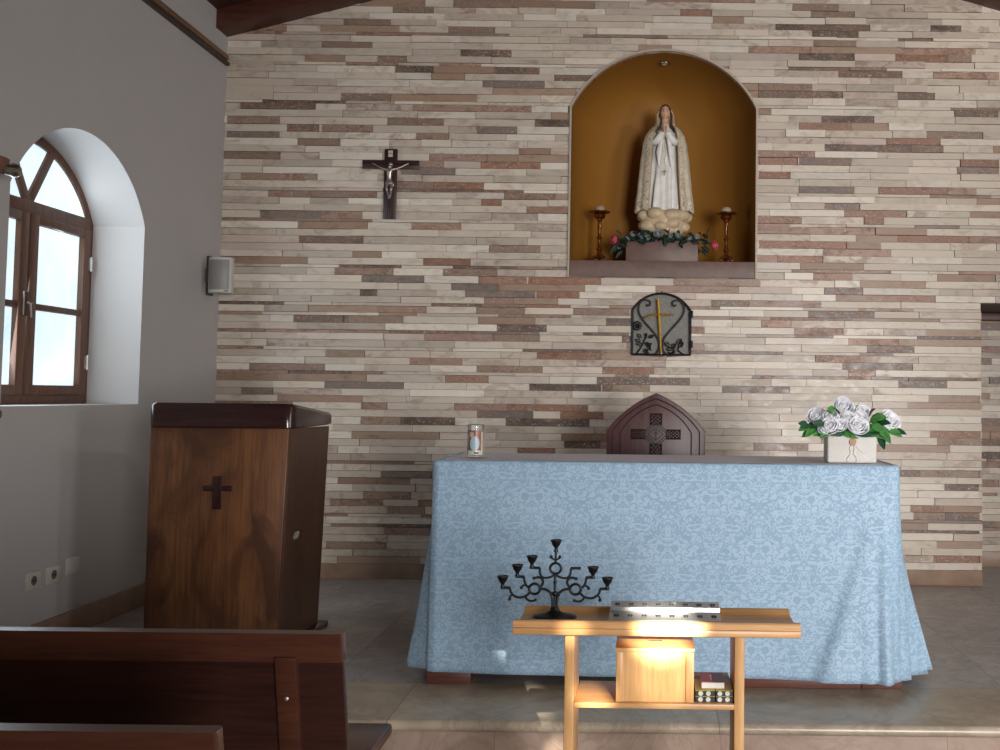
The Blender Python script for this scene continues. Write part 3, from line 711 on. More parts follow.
# donation box on the shelf
db = thing('donation_box', 'square pine donation box with a coin slot in its lid on the table shelf', 'box', (.026, -3.98, .3805), 0)
bm = NB(); box(bm, -.112, .112, .006, .225, 0, .146); obj('body', bm, M['pinez'], db)
for x0, x1 in ((-.116, -.096), (.092, .116)):
    bm = NB(); box(bm, x0, x1, 0, .012, 0, .146, .002); obj('corner_strip', bm, M['pinez'], db)
bm = NB(); box(bm, -.118, .118, -.004, .23, .146, .159, .003); obj('lid', bm, M['pine'], db)
bm = NB(); box(bm, -.022, .022, .085, .096, .1585, .1596); obj('coin_slot', bm, M['ink'], db)

# booklets on the shelf
M['bookblack'] = plain('black_book_spine', (38, 38, 40), .35); M['bookyellow'] = plain('yellow_book_cover', (206, 178, 58), .45); M['bookred'] = plain('dark_red_print', (112, 42, 36), .4)
M['paper'] = plain('white_paper', (226, 222, 214), .7, 0, .05); M['booksunlit'] = plain('sunlit_red_cover', (180, 72, 78), .4); M['disc'] = plain('pale_round_print', (206, 204, 198), .5)
def booklet(label, x, z, h, y=-3.975, w=.059, d=.20):
    b = thing('booklet', label, 'book', (x, y, z), 0, 'booklets on the table shelf')
    bm = NB(); box(bm, -w/2, w/2, 0, d, 0, h-.0012, .001, 1); obj('black_case', bm, M['bookblack'], b)
    bm = NB(); box(bm, -w/2, w/2, .001, d, h-.0015, h, 0); c = obj('yellow_cover', bm, M['bookyellow'], b, label='yellow cover')
    bm = NB(); box(bm, -w/2+.0005, w/2-.0005, d*.62, d*.78, h-.0003, h+.0003); obj('red_band', bm, M['bookred'], c)
    for xx in (-.014, .009):
        bm = NB(); lathe(bm, [(.0005, 0), (.0072, 0), (.0070, .0008), (.0045, .0009), (.0042, .0004), (.0005, .0004)], 16); obj('round_print', bm, M['disc'], b, (xx, -.0001, h*.5), (PI/2, 0, 0))
    return b
Zb = .3805
booklet('lower black spined yellow booklet of the pair nearest the donation box', .176, Zb, .0175)
booklet('upper black spined yellow booklet of the pair nearest the donation box', .1765, Zb+.0178, .0165)
booklet('lower black spined yellow booklet of the pair beside the right table leg', .2335, Zb, .0175, w=.050)
booklet('upper black spined yellow booklet of the pair beside the right table leg', .2335, Zb+.0178, .0165, w=.050)
bk = thing('prayer_book', 'small thick dark red book with white page edges lying on top of the yellow booklets', 'book', (.200, -3.955, Zb+.0349), math.radians(-1))
bm = NB(); box(bm, -.034, .034, 0, .105, 0, .017, .001, 1); obj('pages', bm, M['paper'], bk)
bm = NB(); box(bm, -.0345, -.001, .003, .107, .017, .0195, .0005, 1); obj('sunlit_cover_half', bm, M['booksunlit'], bk, label='half of the red cover coloured as sunlit')  # sunlight on the red cover, put into the colour of this half
bm = NB(); box(bm, -.001, .0345, .003, .107, .017, .0195, .0005, 1); obj('dark_cover_half', bm, M['bookred'], bk)
bm = NB(); box(bm, -.006, -.003, .02, .08, .0194, .0199); box(bm, -.009, -.001, .062, .07, .0194, .02); obj('white_mark', bm, M['paper'], bk)

# votive tray: stepped metal box with rows of cross cut-outs
M['alu'] = plain('brushed_aluminium', (186, 188, 192), .32, .85, .08, 60.)
M['black'] = plain('black_cutout', (16, 16, 18), .7)
vt = thing('votive_tray', 'long stepped metal votive tray with two rows of cross cut-outs on the pine table', 'tray', (.054, -3.995, .6045), math.radians(-.6))
bm = NB(); prism(bm, [(0, 0), (.165, 0), (.165, .042), (.095, .037), (.093, .026), (0, .019)], -.168, .168, 'x', .001); obj('body', bm, M['alu'], vt)
for y0, z0 in ((.05, .0230), (.133, .0398)):
    for i in range(8):
        x = -.147+.042*i; bm = NB()
        for dx in (-.0062, .0014):
            for dy in (-.017, .005): box(bm, x+dx, x+dx+.005, y0+dy, y0+dy+.012, z0-.001, z0+.0006)
        box(bm, x-.0085, x+.0090, y0-.003, y0+.003, z0-.001, z0+.0005); obj('cross_cutout', bm, M['black'], vt)
bm = NB(); lathe(bm, [(.001, .0), (.008, 0), (.010, .003), (.006, .007), (.001, .008)], 16); obj('knob', bm, M['alu'], vt, (.028, .148, .0405))

# ------------------------------------------------------------------ seven-armed candelabra
M['iron'] = plain('black_cast_iron', (34, 33, 35), .42, .6, .2, 40.)
kc = .000496
cd = thing('candelabra', 'black cast iron candelabra with scrolled arms and six cups on the pine table', 'candelabra', (-.284, -3.885, .6045))
P = lambda x, y, s=1: (s*(x-467)*kc, 0, (553-y)*kc)
bm = NB(); lathe(bm, [(.001, 0), (.066, 0), (.069, .003), (.064, .008), (.045, .012), (.026, .016), (.016, .024), (.012, .034), (.001, .036)], 32, (0, 0, 0), 1., .72); obj('base', bm, M['iron'], cd)
bm = NB()
for s in (-1, 1): tube(bm, smooth_path([P(452, 525, s), P(454, 470, s), P(452, 420, s), P(440, 400, s)]), .0046, 8)
tube(bm, [P(467, 540), P(467, 395), P(467, 330), P(467, 280)], [.004, .004, .0045, .0042], 10); ball(bm, P(467, 395), .009, 10); ball(bm, P(467, 322), .0062, 10)
ring(bm, P(469, 232), .0170, .0042); tube(bm, [P(469, 198), P(469, 160), P(469, 120)], [.004, .0035, .004], 8)
for s in (-1, 1):
    tube(bm, smooth_path([P(467, 178, s), P(452, 170, s), P(440, 163, s), P(437, 152, s), P(446, 150, s)], 5), .003, 6); ball(bm, P(440, 157, s), .0052, 8)
obj('stem', bm, M['iron'], cd)
for s in (-1, 1):
    bm = NB()
    tube(bm, smooth_path([P(466, 268, s), P(440, 288, s), P(405, 295, s), P(384, 286, s), P(372, 262, s), P(370, 230, s)]), .0036, 7); tube(bm, [P(372, 230, s), P(345, 229, s), P(308, 228, s)], .0048, 7)
    tube(bm, smooth_path([P(338, 297, s), P(362, 291, s), P(384, 299, s), P(392, 322, s), P(384, 345, s), P(370, 358, s)]), .0042, 7); ball(bm, P(336, 298, s), .0055, 8)
    tube(bm, smooth_path([P(455, 405, s), P(436, 388, s), P(412, 371, s), P(376, 364, s)]), .0046, 7); ring(bm, P(340, 367, s), .0168, .0044)
    tube(bm, smooth_path([P(306, 358, s), P(285, 343, s), P(268, 347, s), P(258, 358, s)]), .0034, 7); ball(bm, P(258, 360, s), .0056, 8)
    tube(bm, smooth_path([P(316, 382, s), P(290, 412, s), P(255, 424, s), P(222, 418, s), P(196, 395, s), P(187, 365, s)]), .0040, 7); tube(bm, [P(190, 363, s), P(160, 361, s), P(132, 362, s)], .0051, 7)
    tube(bm, smooth_path([P(284, 412, s), P(292, 432, s), P(315, 446, s), P(346, 442, s)]), .0038, 7); ball(bm, P(346, 440, s), .0050, 8)
    tube(bm, smooth_path([P(204, 405, s), P(190, 418, s), P(186, 434, s)]), .0032, 7); ball(bm, P(187, 436, s), .0056, 8)
    tube(bm, smooth_path([P(298, 358, s), P(283, 335, s), P(276, 310, s), P(275, 292, s)]), .0038, 7); tube(bm, [P(278, 291, s), P(250, 288, s), P(222, 287, s)], .0051, 7)
    obj('scrolled_arm', bm, M['iron'], cd)
for x, y, s in ((470, 122, 1), (322, 228, 1), (232, 287, 1), (142, 362, 1), (232, 296, -1), (142, 365, -1)):
    bm = NB(); lathe(bm, [(.001, 0), (.0068, .001), (.0075, .004), (.0052, .010), (.0062, .016), (.0125, .024), (.0155, .034), (.0172, .036), (.0180, .0385), (.0176, .040), (.0135, .040), (.0125, .030), (.001, .028)], 20)
    obj('candle_cup', bm, M['iron'], cd, P(x, y+3, s))
for o in cd.children: o.scale.z = .94; o.location.z *= .94
# ------------------------------------------------------------------ niche: pedestal, statue, garland, candlesticks
ZL = 2.2325
pd = obj('stone_pedestal', box(NB(), -.255, .255, -.19, .21, 0, .155, .004), M['ledge'], loc=(.077, .20, ZL))
tag(pd, 'low mauve brown stone block under the white statue in the niche', 'pedestal')
def m_robe(name, c, c2, trim=False):
    t = NT(name); v = t.coord(); f = t.noise(v, 18., 4.)
    col = t.ramp(f, [(.3, lin(c2)), (.65, lin(c))])
    if trim:
        tc = t.n('ShaderNodeTexCoord'); s = t.n('ShaderNodeSeparateXYZ'); t.link(tc.outputs['UV'], s.inputs[0])
        e, h = s.outputs[0], s.outputs[1]              # metres from the front edge, height
        n = t.noise(v, 48., 2., .5, 1.6)
        spots = t.math('GREATER_THAN', t.math('ABSOLUTE', t.math('SUBTRACT', n, .5)), .115)
        band = t.math('MULTIPLY', t.math('GREATER_THAN', e, .012), t.math('LESS_THAN', e, .062))
        low = t.math('MULTIPLY', t.math('LESS_THAN', h, .13), t.math('LESS_THAN', e, .15))
        m_ = t.math('MULTIPLY', t.math('MAXIMUM', band, low), spots)
        edge = t.math('LESS_THAN', e, .010)
        col = t.mix(t.math('MULTIPLY', m_, .85), col, lin((112, 84, 58))); col = t.mix(t.math('MULTIPLY', edge, .7), col, lin((160, 124, 78)))
    t.base(col); t.set(Roughness=.42, Specular_IOR_Level=.4); return t.m
M['robe'] = m_robe('white_painted_robe', (226, 222, 216), (206, 202, 198)); M['mantle'] = m_robe('cream_painted_mantle', (214, 204, 184), (192, 180, 158), True)
M['skin'] = plain('painted_skin', (206, 158, 128), .5, 0, .06); M['cloud'] = plain('cream_cloud', (190, 168, 136), .5, 0, .15, 20.); M['hair'] = plain('dark_brown_hair', (62, 44, 36), .6); M['eye'] = plain('dark_eye', (40, 30, 26), .4); M['lip'] = plain('pink_lips', (168, 92, 84), .5)
M['goldpaint'] = plain('gold_paint', (176, 138, 66), .35, .6)
st = thing('statue', 'white robed statue in a cream mantle with praying hands, standing in the niche', 'statue', (.092, .215, 2.388))
SC = 1.0
bm = NB(); Rr = random.Random(3)
lathe(bm, [(.001, 0), (.11, 0), (.135, .05), (.165, .12), (.175, .18), (.15, .225), (.10, .245), (.001, .25)], 28, (0, 0, 0), 1., .75)
for r_, z_, n_, q_ in ((.145, .195, 9, .056), (.135, .125, 8, .052), (.100, .06, 7, .050)):   # billows in three tiers
    for i in range(n_):
        a = 2*PI*(i+Rr.uniform(-.2, .2))/n_+q_*40; ball(bm, (r_*cos(a), r_*.76*sin(a), z_+Rr.uniform(-.012, .012)), q_*Rr.uniform(.85, 1.15), 16, (1.12, .9, .82))
obj('cloud_base', bm, M['cloud'], st, angle=80)
def interp(tab, z):
    for a, b in zip(tab, tab[1:]):
        if a[0] <= z <= b[0]:
            t = (z-a[0])/(b[0]-a[0]); t = t*t*(3-2*t)*.5+t*.5; return [p+(q-p)*t for p, q in zip(a[1:], b[1:])]
    return list(tab[-1][1:] if z > tab[-1][0] else tab[0][1:])
RT = [(.13, .142, .100), (.30, .128, .094), (.50, .112, .086), (.66, .102, .078), (.76, .096, .072), (.83, .062, .055), (.862, .030, .032), (.90, .026, .028)]
rings = []
for i in range(36):
    z = .14+(.885-.14)*i/35; hw, hd = interp(RT, z); amp = .16*max(0, 1-(z-.13)/.62)+.03
    rings.append([((hw*(1+amp*.5*sin(9*a+1.5*sin(z*7))+amp*.4*sin(15*a+2))*cos(a)), hd*(1+amp*.6*sin(9*a+1.5*sin(z*7))+amp*.5*sin(15*a+2))*sin(a), z) for a in [2*PI*k/72 for k in range(72)]])
bm = NB(); loft(bm, rings); obj('robe', bm, M['robe'], st, angle=80)
# mantle and veil in one open sheet, from the hem over the shoulders to the crown
MT = [(.135, .205, .145, 34), (.20, .200, .142, 33), (.35, .186, .134, 33), (.55, .172, .128, 33), (.70, .156, .122, 34), (.78, .140, .110, 35), (.835, .110, .090, 38), (.875, .070, .070, 46), (.92, .060, .066, 60), (.965, .058, .064, 66), (1.0, .048, .056, 50), (1.022, .028, .036, 10), (1.030, .004, .006, 2)]
bm = NB(); uvl = bm.loops.layers.uv.new('UVMap'); UV = {}; G = []; n = 64
for i in range(64):
    z = .135+(1.03-.135)*(i/63)**.9; hw, hd, op = interp(MT, z); row = []; op = math.radians(op)
    fold = .05*max(0, 1-(z-.1)/.75)
    for k in range(n+1):
        a = -PI/2+op+(2*PI-2*op)*k/n; f = 1+fold*sin(13*a+2*z)*(1 if .06 < k/n < .94 else .3)
        if z < .16: pass
        p = (hw*f*cos(a), hd*f*sin(a)+.006, z+(.012*sin(7*a) if i == 0 else 0))
        w = bm.verts.new(p); e = min(k, n-k)/n*(2*PI-2*op)*hw; UV[w] = (e, z-.135); row.append(w)
    G.append(row)
for a, b in zip(G, G[1:]):
    for k in range(n): bm.faces.new((a[k], a[k+1], b[k+1], b[k]))
for f in bm.faces:
    for l in f.loops: l[uvl].uv = UV[l.vert]
o = obj('mantle', bm, M['mantle'], st, angle=80); m_ = o.modifiers.new('thickness', 'SOLIDIFY'); m_.thickness = .008; m_.offset = 1
# head with a face, looking slightly down
bm = NB(); vs = ball(bm, (0, 0, 0), .044, 28, (.80, .92, 1.16))
for v in bm.verts:
    x, y, z = v.co
    if y < 0:
        if z < -.012: v.co.x *= 1-.30*min(1, (-z-.012)/.04)          # jaw
        v.co.y -= .010*math.exp(-((x/.007)**2+((z+.002)/.012)**2))    # nose
        v.co.y += .004*(math.exp(-(((abs(x)-.015)/.008)**2+((z-.009)/.006)**2)))  # eye sockets
        v.co.y -= .003*math.exp(-((x/.010)**2+((z+.022)/.005)**2))    # mouth
        v.co.y -= .003*math.exp(-((x/.010)**2+((z+.040)/.008)**2))    # chin
tube(bm, [(0, .006, -.03), (0, .006, -.085)], [.021, .026], 14)
head = obj('head', bm, M['skin'], st, (0, -.022, .1425+.945*.866), (math.radians(10), 0, 0), angle=80)
for s in (-1, 1):
    bm = NB(); ball(bm, (s*.0145, -.0355, .008), .0052, 10, (1.2, .5, .55)); obj('eye', bm, M['eye'], head)
    bm = NB(); tube(bm, smooth_path([(s*.007, -.0395, .0175), (s*.0145, -.0375, .021), (s*.022, -.0315, .0185)], 4), .0016, 6); obj('eyebrow', bm, M['hair'], head)
bm = NB(); ball(bm, (0, -.0385, -.0225), .0075, 10, (1.1, .45, .42)); obj('lips', bm, M['lip'], head)
bm = NB(); rows = []
for i in range(9):
    t_ = i/8; a0 = PI*(-.02+1.04*t_); rows.append([(.0375*cos(a0)*s_, -.020+dy, .012+.0440*sin(a0)*s_+.0) for s_, dy in ((1.02, -.012), (1.10, .004), (1.0, .020))])
loft(bm, rows, closed=False); o = obj('hair', bm, M['hair'], head); solid(o, .004)
# sleeves and praying hands
for s in (-1, 1):
    bm = NB(); tube(bm, smooth_path([(s*.080, -.02, .80), (s*.086, -.05, .735), (s*.062, -.088, .720), (s*.030, -.112, .760), (s*.016, -.124, .79)], 6), [.030]*6+[.032]*6+[.031]*6+[.028]*6+[.025], 16)
    loft(bm, [[(s*(.018+.012*sin(a)+.035*u), -.110+.018*cos(a)*(1-u*.4)+.02*u, .765-.20*u*(1-.35*sin(a))) for a in [2*PI*q/14 for q in range(14)]] for u in [i/8 for i in range(9)]])
    obj('sleeve', bm, M['robe'], st, angle=70)
    bm = NB()
    # palm, then four fingers of different lengths pointing up and a thumb at the side
    loft(bm, [[(s*(.0075+.0065*cos(a)), -.128+dy+w_*sin(a), z) for a in [2*PI*q/12 for q in range(12)]] for z, w_, dy in ((.775, .013, .004), (.795, .015, .002), (.815, .018, 0), (.832, .0185, -.001), (.838, .016, -.001))])
    for q, (dy, L, r_) in enumerate(((-.0145, .036, .0044), (-.0050, .041, .0046), (.0045, .038, .0045), (.0135, .030, .0040))):
        tube(bm, smooth_path([(s*.0075, -.129+dy, .830), (s*.0068, -.130+dy*.92, .830+L*.5), (s*.0050, -.131+dy*.8, .830+L)], 3), [r_]*6+[r_*.6], 8); ball(bm, (s*.0050, -.131+dy*.8, .830+L), r_*.62, 8)
    tube(bm, smooth_path([(s*.0085, -.140, .800), (s*.0095, -.152, .815), (s*.0080, -.155, .836)], 3), [.0055]*6+[.0036], 8)
    obj('hand', bm, M['skin'], st, (0, -.006, .0), angle=80)
bm = NB()
for i in range(26): ball(bm, (.004*sin(i*.6), -.142-.0+.012*sin(i/25*PI), .77-.30*i/25), .0042, 7)
tube(bm, [(.0, -.130, .470), (.0, -.132, .425)], .004, 6); tube(bm, [(-.015, -.131, .455), (.015, -.131, .455)], .004, 6)
obj('rosary', bm, M['goldpaint'], st)
for o in st.children:                                  # all but the cloud and the head were modelled on a taller figure
    if o.name.split('.')[0] not in ('cloud_base', 'head'): o.scale.z = .866; o.location.z += .1085

# garland of leaves round the foot of the statue
M['leafn'] = plain('dark_bluish_leaf', (34, 50, 44), .4, 0, .4, 20.); M['blossom'] = plain('pale_blossom', (140, 144, 142), .6); M['pinkrose'] = plain('pink_rosebud', (186, 70, 84), .6, 0, .25, 30.)
gl = thing('leaf_garland', 'dark green leaf garland with pink rosebuds at both ends around the statue foot', 'garland', (.077, .02, 2.385))
bm = NB(); tube(bm, smooth_path([(-.335, -.02, -.02), (-.27, -.0, .01), (-.14, .0, .025), (0, -.01, .02), (.14, 0, .025), (.27, 0, .005), (.36, -.02, -.03)]), .006, 6); obj('vine', bm, M['leafn'], gl)
Rg = random.Random(9)
for i in range(84):
    x = -.31+.63*i/83+Rg.uniform(-.02, .02); end = abs(x) > .25
    z = Rg.uniform(-.02, .035) if not end else Rg.uniform(-.085, .055)
    d = (Rg.uniform(-1, 1), Rg.uniform(-1, .1), Rg.uniform(-.35, .9) if not end else Rg.uniform(-.8, .9)); bm = NB(); leaf_mesh(bm, (x, Rg.uniform(-.035, .01) if not end else Rg.uniform(.0, .05), z+.005), d, Rg.uniform(.055, .085), .019, .2, 0, Rg.uniform(-1.5, 1.5))
    solid(obj('leaf', bm, M['leafn'], gl), .0012)
bm = NB(); leaf_mesh(bm, (.02, -.035, .03), (.1, -.2, -1), .085, .020, 0); solid(obj('leaf', bm, M['leafn'], gl), .0012)
for i, (x, z, r_) in enumerate(((-.205, .035, .020), (-.14, .025, .024), (-.03, .040, .028), (.055, .028, .020), (.11, .03, .022), (.19, .012, .018), (.245, .020, .018), (-.10, .008, .018))):
    bm = NB(); rose_mesh(bm, (0, 0, 0), (0, -1, .4), r_, 70+i); solid(obj('blossom', bm, M['blossom'], gl, (x, -.032, z+.004), angle=60), .001)
for sx, x, z in ((-1, -.345, .0), (1, .375, -.035)):
    bm = NB(); rose_mesh(bm, (0, 0, 0), (sx, -.5, .1), .032, 90+sx); solid(obj('rosebud', bm, M['pinkrose'], gl, (x, -.01, z), angle=60, label='pink rosebud'), .001)

# two brass candlesticks with candles
M['brass'] = plain('dark_polished_brass', (156, 98, 58), .22, .9, .15, 30.)
M['candle'] = plain('ivory_candle', (156, 142, 122), .5)
def candlestick(label, x):
    c = thing('candlestick', label, 'candlestick', (x, .13, ZL), 0, 'brass candlesticks in the niche')
    bm = NB(); rot = lambda r_, z, n=3: None
    lathe(bm, [(.001, .035), (.030, .035), (.034, .042), (.024, .055), (.016, .075), (.013, .09), (.019, .098), (.021, .106), (.013, .116), (.011, .15), (.0105, .17), (.016, .178), (.019, .186), (.012, .196), (.012, .215), (.015, .27), (.013, .30), (.020, .308), (.018, .318), (.001, .32)], 20); obj('stem', bm, M['brass'], c)
    for i in range(3):
        a = PI/2+2*PI*i/3; bm = NB(); tube(bm, smooth_path([(.020*cos(a), .020*sin(a), .05), (.040*cos(a), .040*sin(a), .042), (.052*cos(a), .052*sin(a), .020), (.060*cos(a), .060*sin(a), .008)], 4), [.011]*8+[.008]*5, 8); ball(bm, (.061*cos(a), .061*sin(a), .009), .009, 8); obj('foot', bm, M['brass'], c)
    bm = NB(); lathe(bm, [(.001, .318), (.022, .318), (.034, .325), (.045, .345), (.030, .352), (.045, .358), (.074, .364), (.077, .371), (.074, .373), (.030, .369), (.001, .369)], 28); obj('drip_pan', bm, M['brass'], c)
    return c
candlestick('dark brass candlestick standing to the left of the statue in the niche', -.372)
candlestick('dark brass candlestick standing to the right of the statue in the niche', .538)
for x, l in ((-.372, 'short ivory candle on the left brass candlestick in the niche'), (.538, 'short ivory candle on the right brass candlestick in the niche')):
    bm = NB(); lathe(bm, [(.001, 0), (.036, 0), (.037, .010), (.036, .028), (.028, .040), (.012, .045), (.001, .044)], 24)
    tag(obj('candle', bm, M['candle'], loc=(x, .13, ZL+.3695)), l, 'candle', 'candles in the niche')
# recessed downlight in the vault of the niche
M['chrome'] = plain('dull_chrome', (150, 144, 136), .25, .9); M['lens'] = plain('unlit_lamp_glass', (196, 176, 140), .3)
dl = thing('downlight', 'small round recessed spotlight in the top of the niche vault', 'light', (.086, .20, 3.716))
bm = NB(); ring(bm, (0, 0, 0), .034, .007, 24)
for v in bm.verts: v.co = Vector((v.co.x, v.co.z, v.co.y))
obj('bezel', bm, M['chrome'], dl)
bm = NB(); lathe(bm, [(.001, -.004), (.022, -.004), (.024, .001), (.001, .002)], 20); obj('lamp_glass', bm, M['lens'], dl)

# ------------------------------------------------------------------ tabernacle door
M['greystone'] = plain('speckled_grey_stone', (110, 106, 100), .55, 0, .28, 90.)
M['wrought'] = plain('black_wrought_iron', (26, 25, 26), .45, .4); M['giltbar'] = plain('gilt_metal', (206, 156, 62), .3, .75, .15)
T = TAB; tz = T['z0']
td = thing('tabernacle_door', 'arched grey stone tabernacle door with black iron scrolls and a gilt cross', 'tabernacle door', (T['c'], .03, tz))
ap = arch_pts(0, T['hw']-.002, .002, T['zs']-tz, T['rise']-.002, 30)
bm = NB(); prism(bm, ap, -.025, .015, 'y'); obj('stone_panel', bm, M['greystone'], td)
bm = NB(); ins = arch_pts(0, T['hw']-.010, .010, T['zs']-tz, T['rise']-.010, 30); yy = -.055
tube(bm, [(p[0], yy, p[1]) for p in ins+[ins[0]]], .0075, 8); obj('iron_frame', bm, M['wrought'], td)
bm = NB(); kx = lambda px, py: ((px-380)*.000748, yy, (665-py)*.000748)
for s in (1, -1):
    f = lambda px, py: kx(380+(px-380)*s, py)
    sp_ = [(285, 190), (262, 203), (240, 195), (232, 170), (245, 146), (268, 148)] if False else None
    tube(bm, smooth_path([f(250, 168), f(258, 188), f(243, 198), f(228, 186), f(230, 158), f(252, 142), f(277, 152), f(284, 176), f(270, 200), f(245, 206)][::-1][:9] if False else [f(243, 182), f(256, 196), f(272, 188), f(276, 164), f(258, 146), f(225, 142), f(190, 158), f(168, 200), f(172, 262), f(215, 335), f(290, 420), f(345, 490), f(364, 545), f(362, 600), f(335, 640), f(295, 655), f(262, 640), f(252, 615), f(270, 600), f(288, 612)]), .0056, 7)
obj('heart_scroll', bm, M['wrought'], td)
bm = NB(); a_, b_ = kx(346, 130), kx(380, 650); a_ = (a_[0], yy-.012, a_[2]); b_ = (b_[0], yy-.010, b_[2]); tube(bm, [a_, kx(358, 280)[:1]+(yy-.013,)+kx(358, 280)[2:], b_], [.0085, .0095, .006], 8)
q = [kx(218, 312), kx(285, 282), kx(360, 278), kx(430, 280), kx(492, 278)]; tube(bm, [(p[0], yy-.014, p[2]) for p in q], [.006, .0075, .0085, .007, .005], 8); obj('gilt_cross', bm, M['giltbar'], td, label='gilt metal cross')
def daisy(c, r_, n_):
    bm = NB()
    for i in range(n_):
        a = 2*PI*i/n_; v = ball(bm, (c[0]+r_*.6*cos(a), yy-.006, c[2]+r_*.6*sin(a)), r_*.36, 8, (1, .5, 1))
    ball(bm, (c[0], yy-.01, c[2]), r_*.3, 8); return bm
obj('iron_flower', daisy(kx(155, 385), .036, 9), M['wrought'], td)
bm = NB(); R2 = random.Random(2)
tube(bm, smooth_path([kx(150, 650), kx(195, 585), kx(225, 520), kx(240, 490)]), .0045, 6)
for px, py, dx, dz in ((195, 500, -.6, .8), (235, 500, .2, 1), (265, 495, .8, .4), (230, 545, 1, -.3), (205, 560, -1, .2), (250, 575, .8, .5), (225, 600, .6, -.8), (265, 560, .3, -1), (190, 530, -.8, .3)):
    c_ = kx(px, py); leaf_mesh(bm, (c_[0], yy-.004, c_[2]), (dx, -.15, dz), .042, .014, 0, 0, PI/2)
obj('iron_leaf_spray', bm, M['wrought'], td, angle=60)
bm = NB(); tube(bm, smooth_path([kx(640, 655), kx(580, 640), kx(540, 605), kx(555, 560), kx(570, 520)]), .0045, 6)
tube(bm, smooth_path([kx(430, 545), kx(455, 580), kx(500, 590), kx(510, 560), kx(480, 550)]), .0045, 6); tube(bm, smooth_path([kx(500, 575), kx(498, 620), kx(470, 640), kx(448, 625)]), .0045, 6)
for px, py, dx, dz, L in ((535, 560, .6, 1, .055), (560, 585, .4, 1, .05), (455, 570, -.7, .7, .04), (490, 585, .5, .8, .035), (480, 600, -.9, .1, .035)):
    c_ = kx(px, py); leaf_mesh(bm, (c_[0], yy-.004, c_[2]), (dx, -.15, dz), L, .018, 0, 0, PI/2)
obj('iron_leaf_branch', bm, M['wrought'], td, angle=60)
bm = NB()
for z in (.06, .27): tube(bm, [(T['hw']-.001, yy, z), (T['hw']-.001, yy, z+.05)], .010, 8)
obj('door_hinge', bm, M['wrought'], td)

# ------------------------------------------------------------------ crucifix on the wall
M['crosswood'] = wood('dark_cross_wood', (62, 34, 32), (38, 20, 22), 'z', .35)
M['silver'] = plain('tarnished_silver', (176, 166, 158), .35, .8, .15, 60.)
M['plaque'] = plain('pale_metal_plaque', (196, 186, 176), .45, .3)
cr = thing('crucifix', 'dark wooden crucifix with a silver figure hanging on the stone wall', 'crucifix', (-1.840, -.012, 2.506))
bm = NB(); box(bm, -.044, .044, -.024, 0, 0, .498, .003); box(bm, -.198, .198, -.0245, -.001, .356, .418, .003); obj('cross', bm, M['crosswood'], cr)
bm = NB(); box(bm, -.006, .006, -.0265, -.023, .006, .36, .001); box(bm, -.19, .19, -.0268, -.023, .383, .392, .001); obj('inlay', bm, M['lectcap'], cr)
bm = NB(); ring(bm, (.0, -.01, .505), .008, .002, 12); obj('hanging_ring', bm, M['brass'], cr)
bm = NB(); box(bm, -.018, .014, -.028, -.0235, .440, .486, .001); pq = obj('plaque', bm, M['plaque'], cr)
cu = bpy.data.curves.new('inscription', 'FONT'); cu.body = 'INRI'; cu.size = .016; cu.extrude = .0004; cu.align_x = 'CENTER'
tmp = bpy.data.objects.new('tmp', cu); COL.objects.link(tmp); dg = bpy.context.evaluated_depsgraph_get(); me = bpy.data.meshes.new_from_object(tmp.evaluated_get(dg)); bpy.data.objects.remove(tmp)
me.materials.clear(); me.materials.append(M['ink']); ins_ = bpy.data.objects.new('inscription', me); COL.objects.link(ins_); ins_.parent = pq; ins_.location = (-.002, -.0283, .458); ins_.rotation_euler = (PI/2, 0, 0)
# the figure: one skinned body, arms raised to the bar, knees bent, feet together
V = [(0, -.042, .235), (0, -.046, .270), (0, -.048, .310), (.002, -.048, .338), (.004, -.050, .352), (.010, -.056, .372),
     (.032, -.046, .338), (.075, -.040, .358), (.118, -.034, .386), (.130, -.032, .390),
     (-.030, -.046, .338), (-.072, -.040, .358), (-.116, -.034, .388), (-.128, -.032, .392),
     (.016, -.046, .225), (.020, -.066, .170), (.008, -.042, .115), (.004, -.052, .095),
     (-.014, -.046, .225), (-.012, -.066, .172), (-.004, -.040, .118), (-.004, -.052, .097)]
Ed = [(0, 1), (1, 2), (2, 3), (3, 4), (4, 5), (3, 6), (6, 7), (7, 8), (8, 9), (3, 10), (10, 11), (11, 12), (12, 13), (0, 14), (14, 15), (15, 16), (16, 17), (0, 18), (18, 19), (19, 20), (20, 21)]
RR = [.020, .017, .022, .019, .009, .015, .011, .008, .0055, .0050, .011, .008, .0055, .0050, .014, .0095, .0065, .0065, .014, .0095, .0065, .0065]
me = bpy.data.meshes.new('figure'); me.from_pydata([Vector(v) for v in V], Ed, []); fg = bpy.data.objects.new('figure', me); COL.objects.link(fg); fg.parent = cr; fg['label'] = 'silver figure'
sk = fg.modifiers.new('skin', 'SKIN'); sk.use_smooth_shade = True
for v, r_ in zip(me.skin_vertices[0].data, RR): v.radius = (r_, r_*.85)
me.skin_vertices[0].data[0].use_root = True
fg.modifiers.new('smooth', 'SUBSURF').levels = 1; fg.modifiers['smooth'].render_levels = 2; me.materials.append(M['silver'])
bm = NB(); lathe(bm, [(.020, .208), (.026, .215), (.026, .235), (.021, .243)], 16, (0, -.044, 0), 1.05, .85); tube(bm, smooth_path([(.018, -.060, .236), (.030, -.058, .215), (.033, -.056, .195)], 4), [.006]*8+[.003], 6); obj('loincloth', bm, M['silver'], cr)
bm = NB(); ball(bm, (.010, -.053, .377), .0175, 12, (.95, 1, 1.0)); tube(bm, smooth_path([(-.004, -.045, .37), (-.006, -.044, .355), (-.004, -.046, .345)], 4), [.006]*8+[.004], 6); obj('hair', bm, M['silver'], cr)

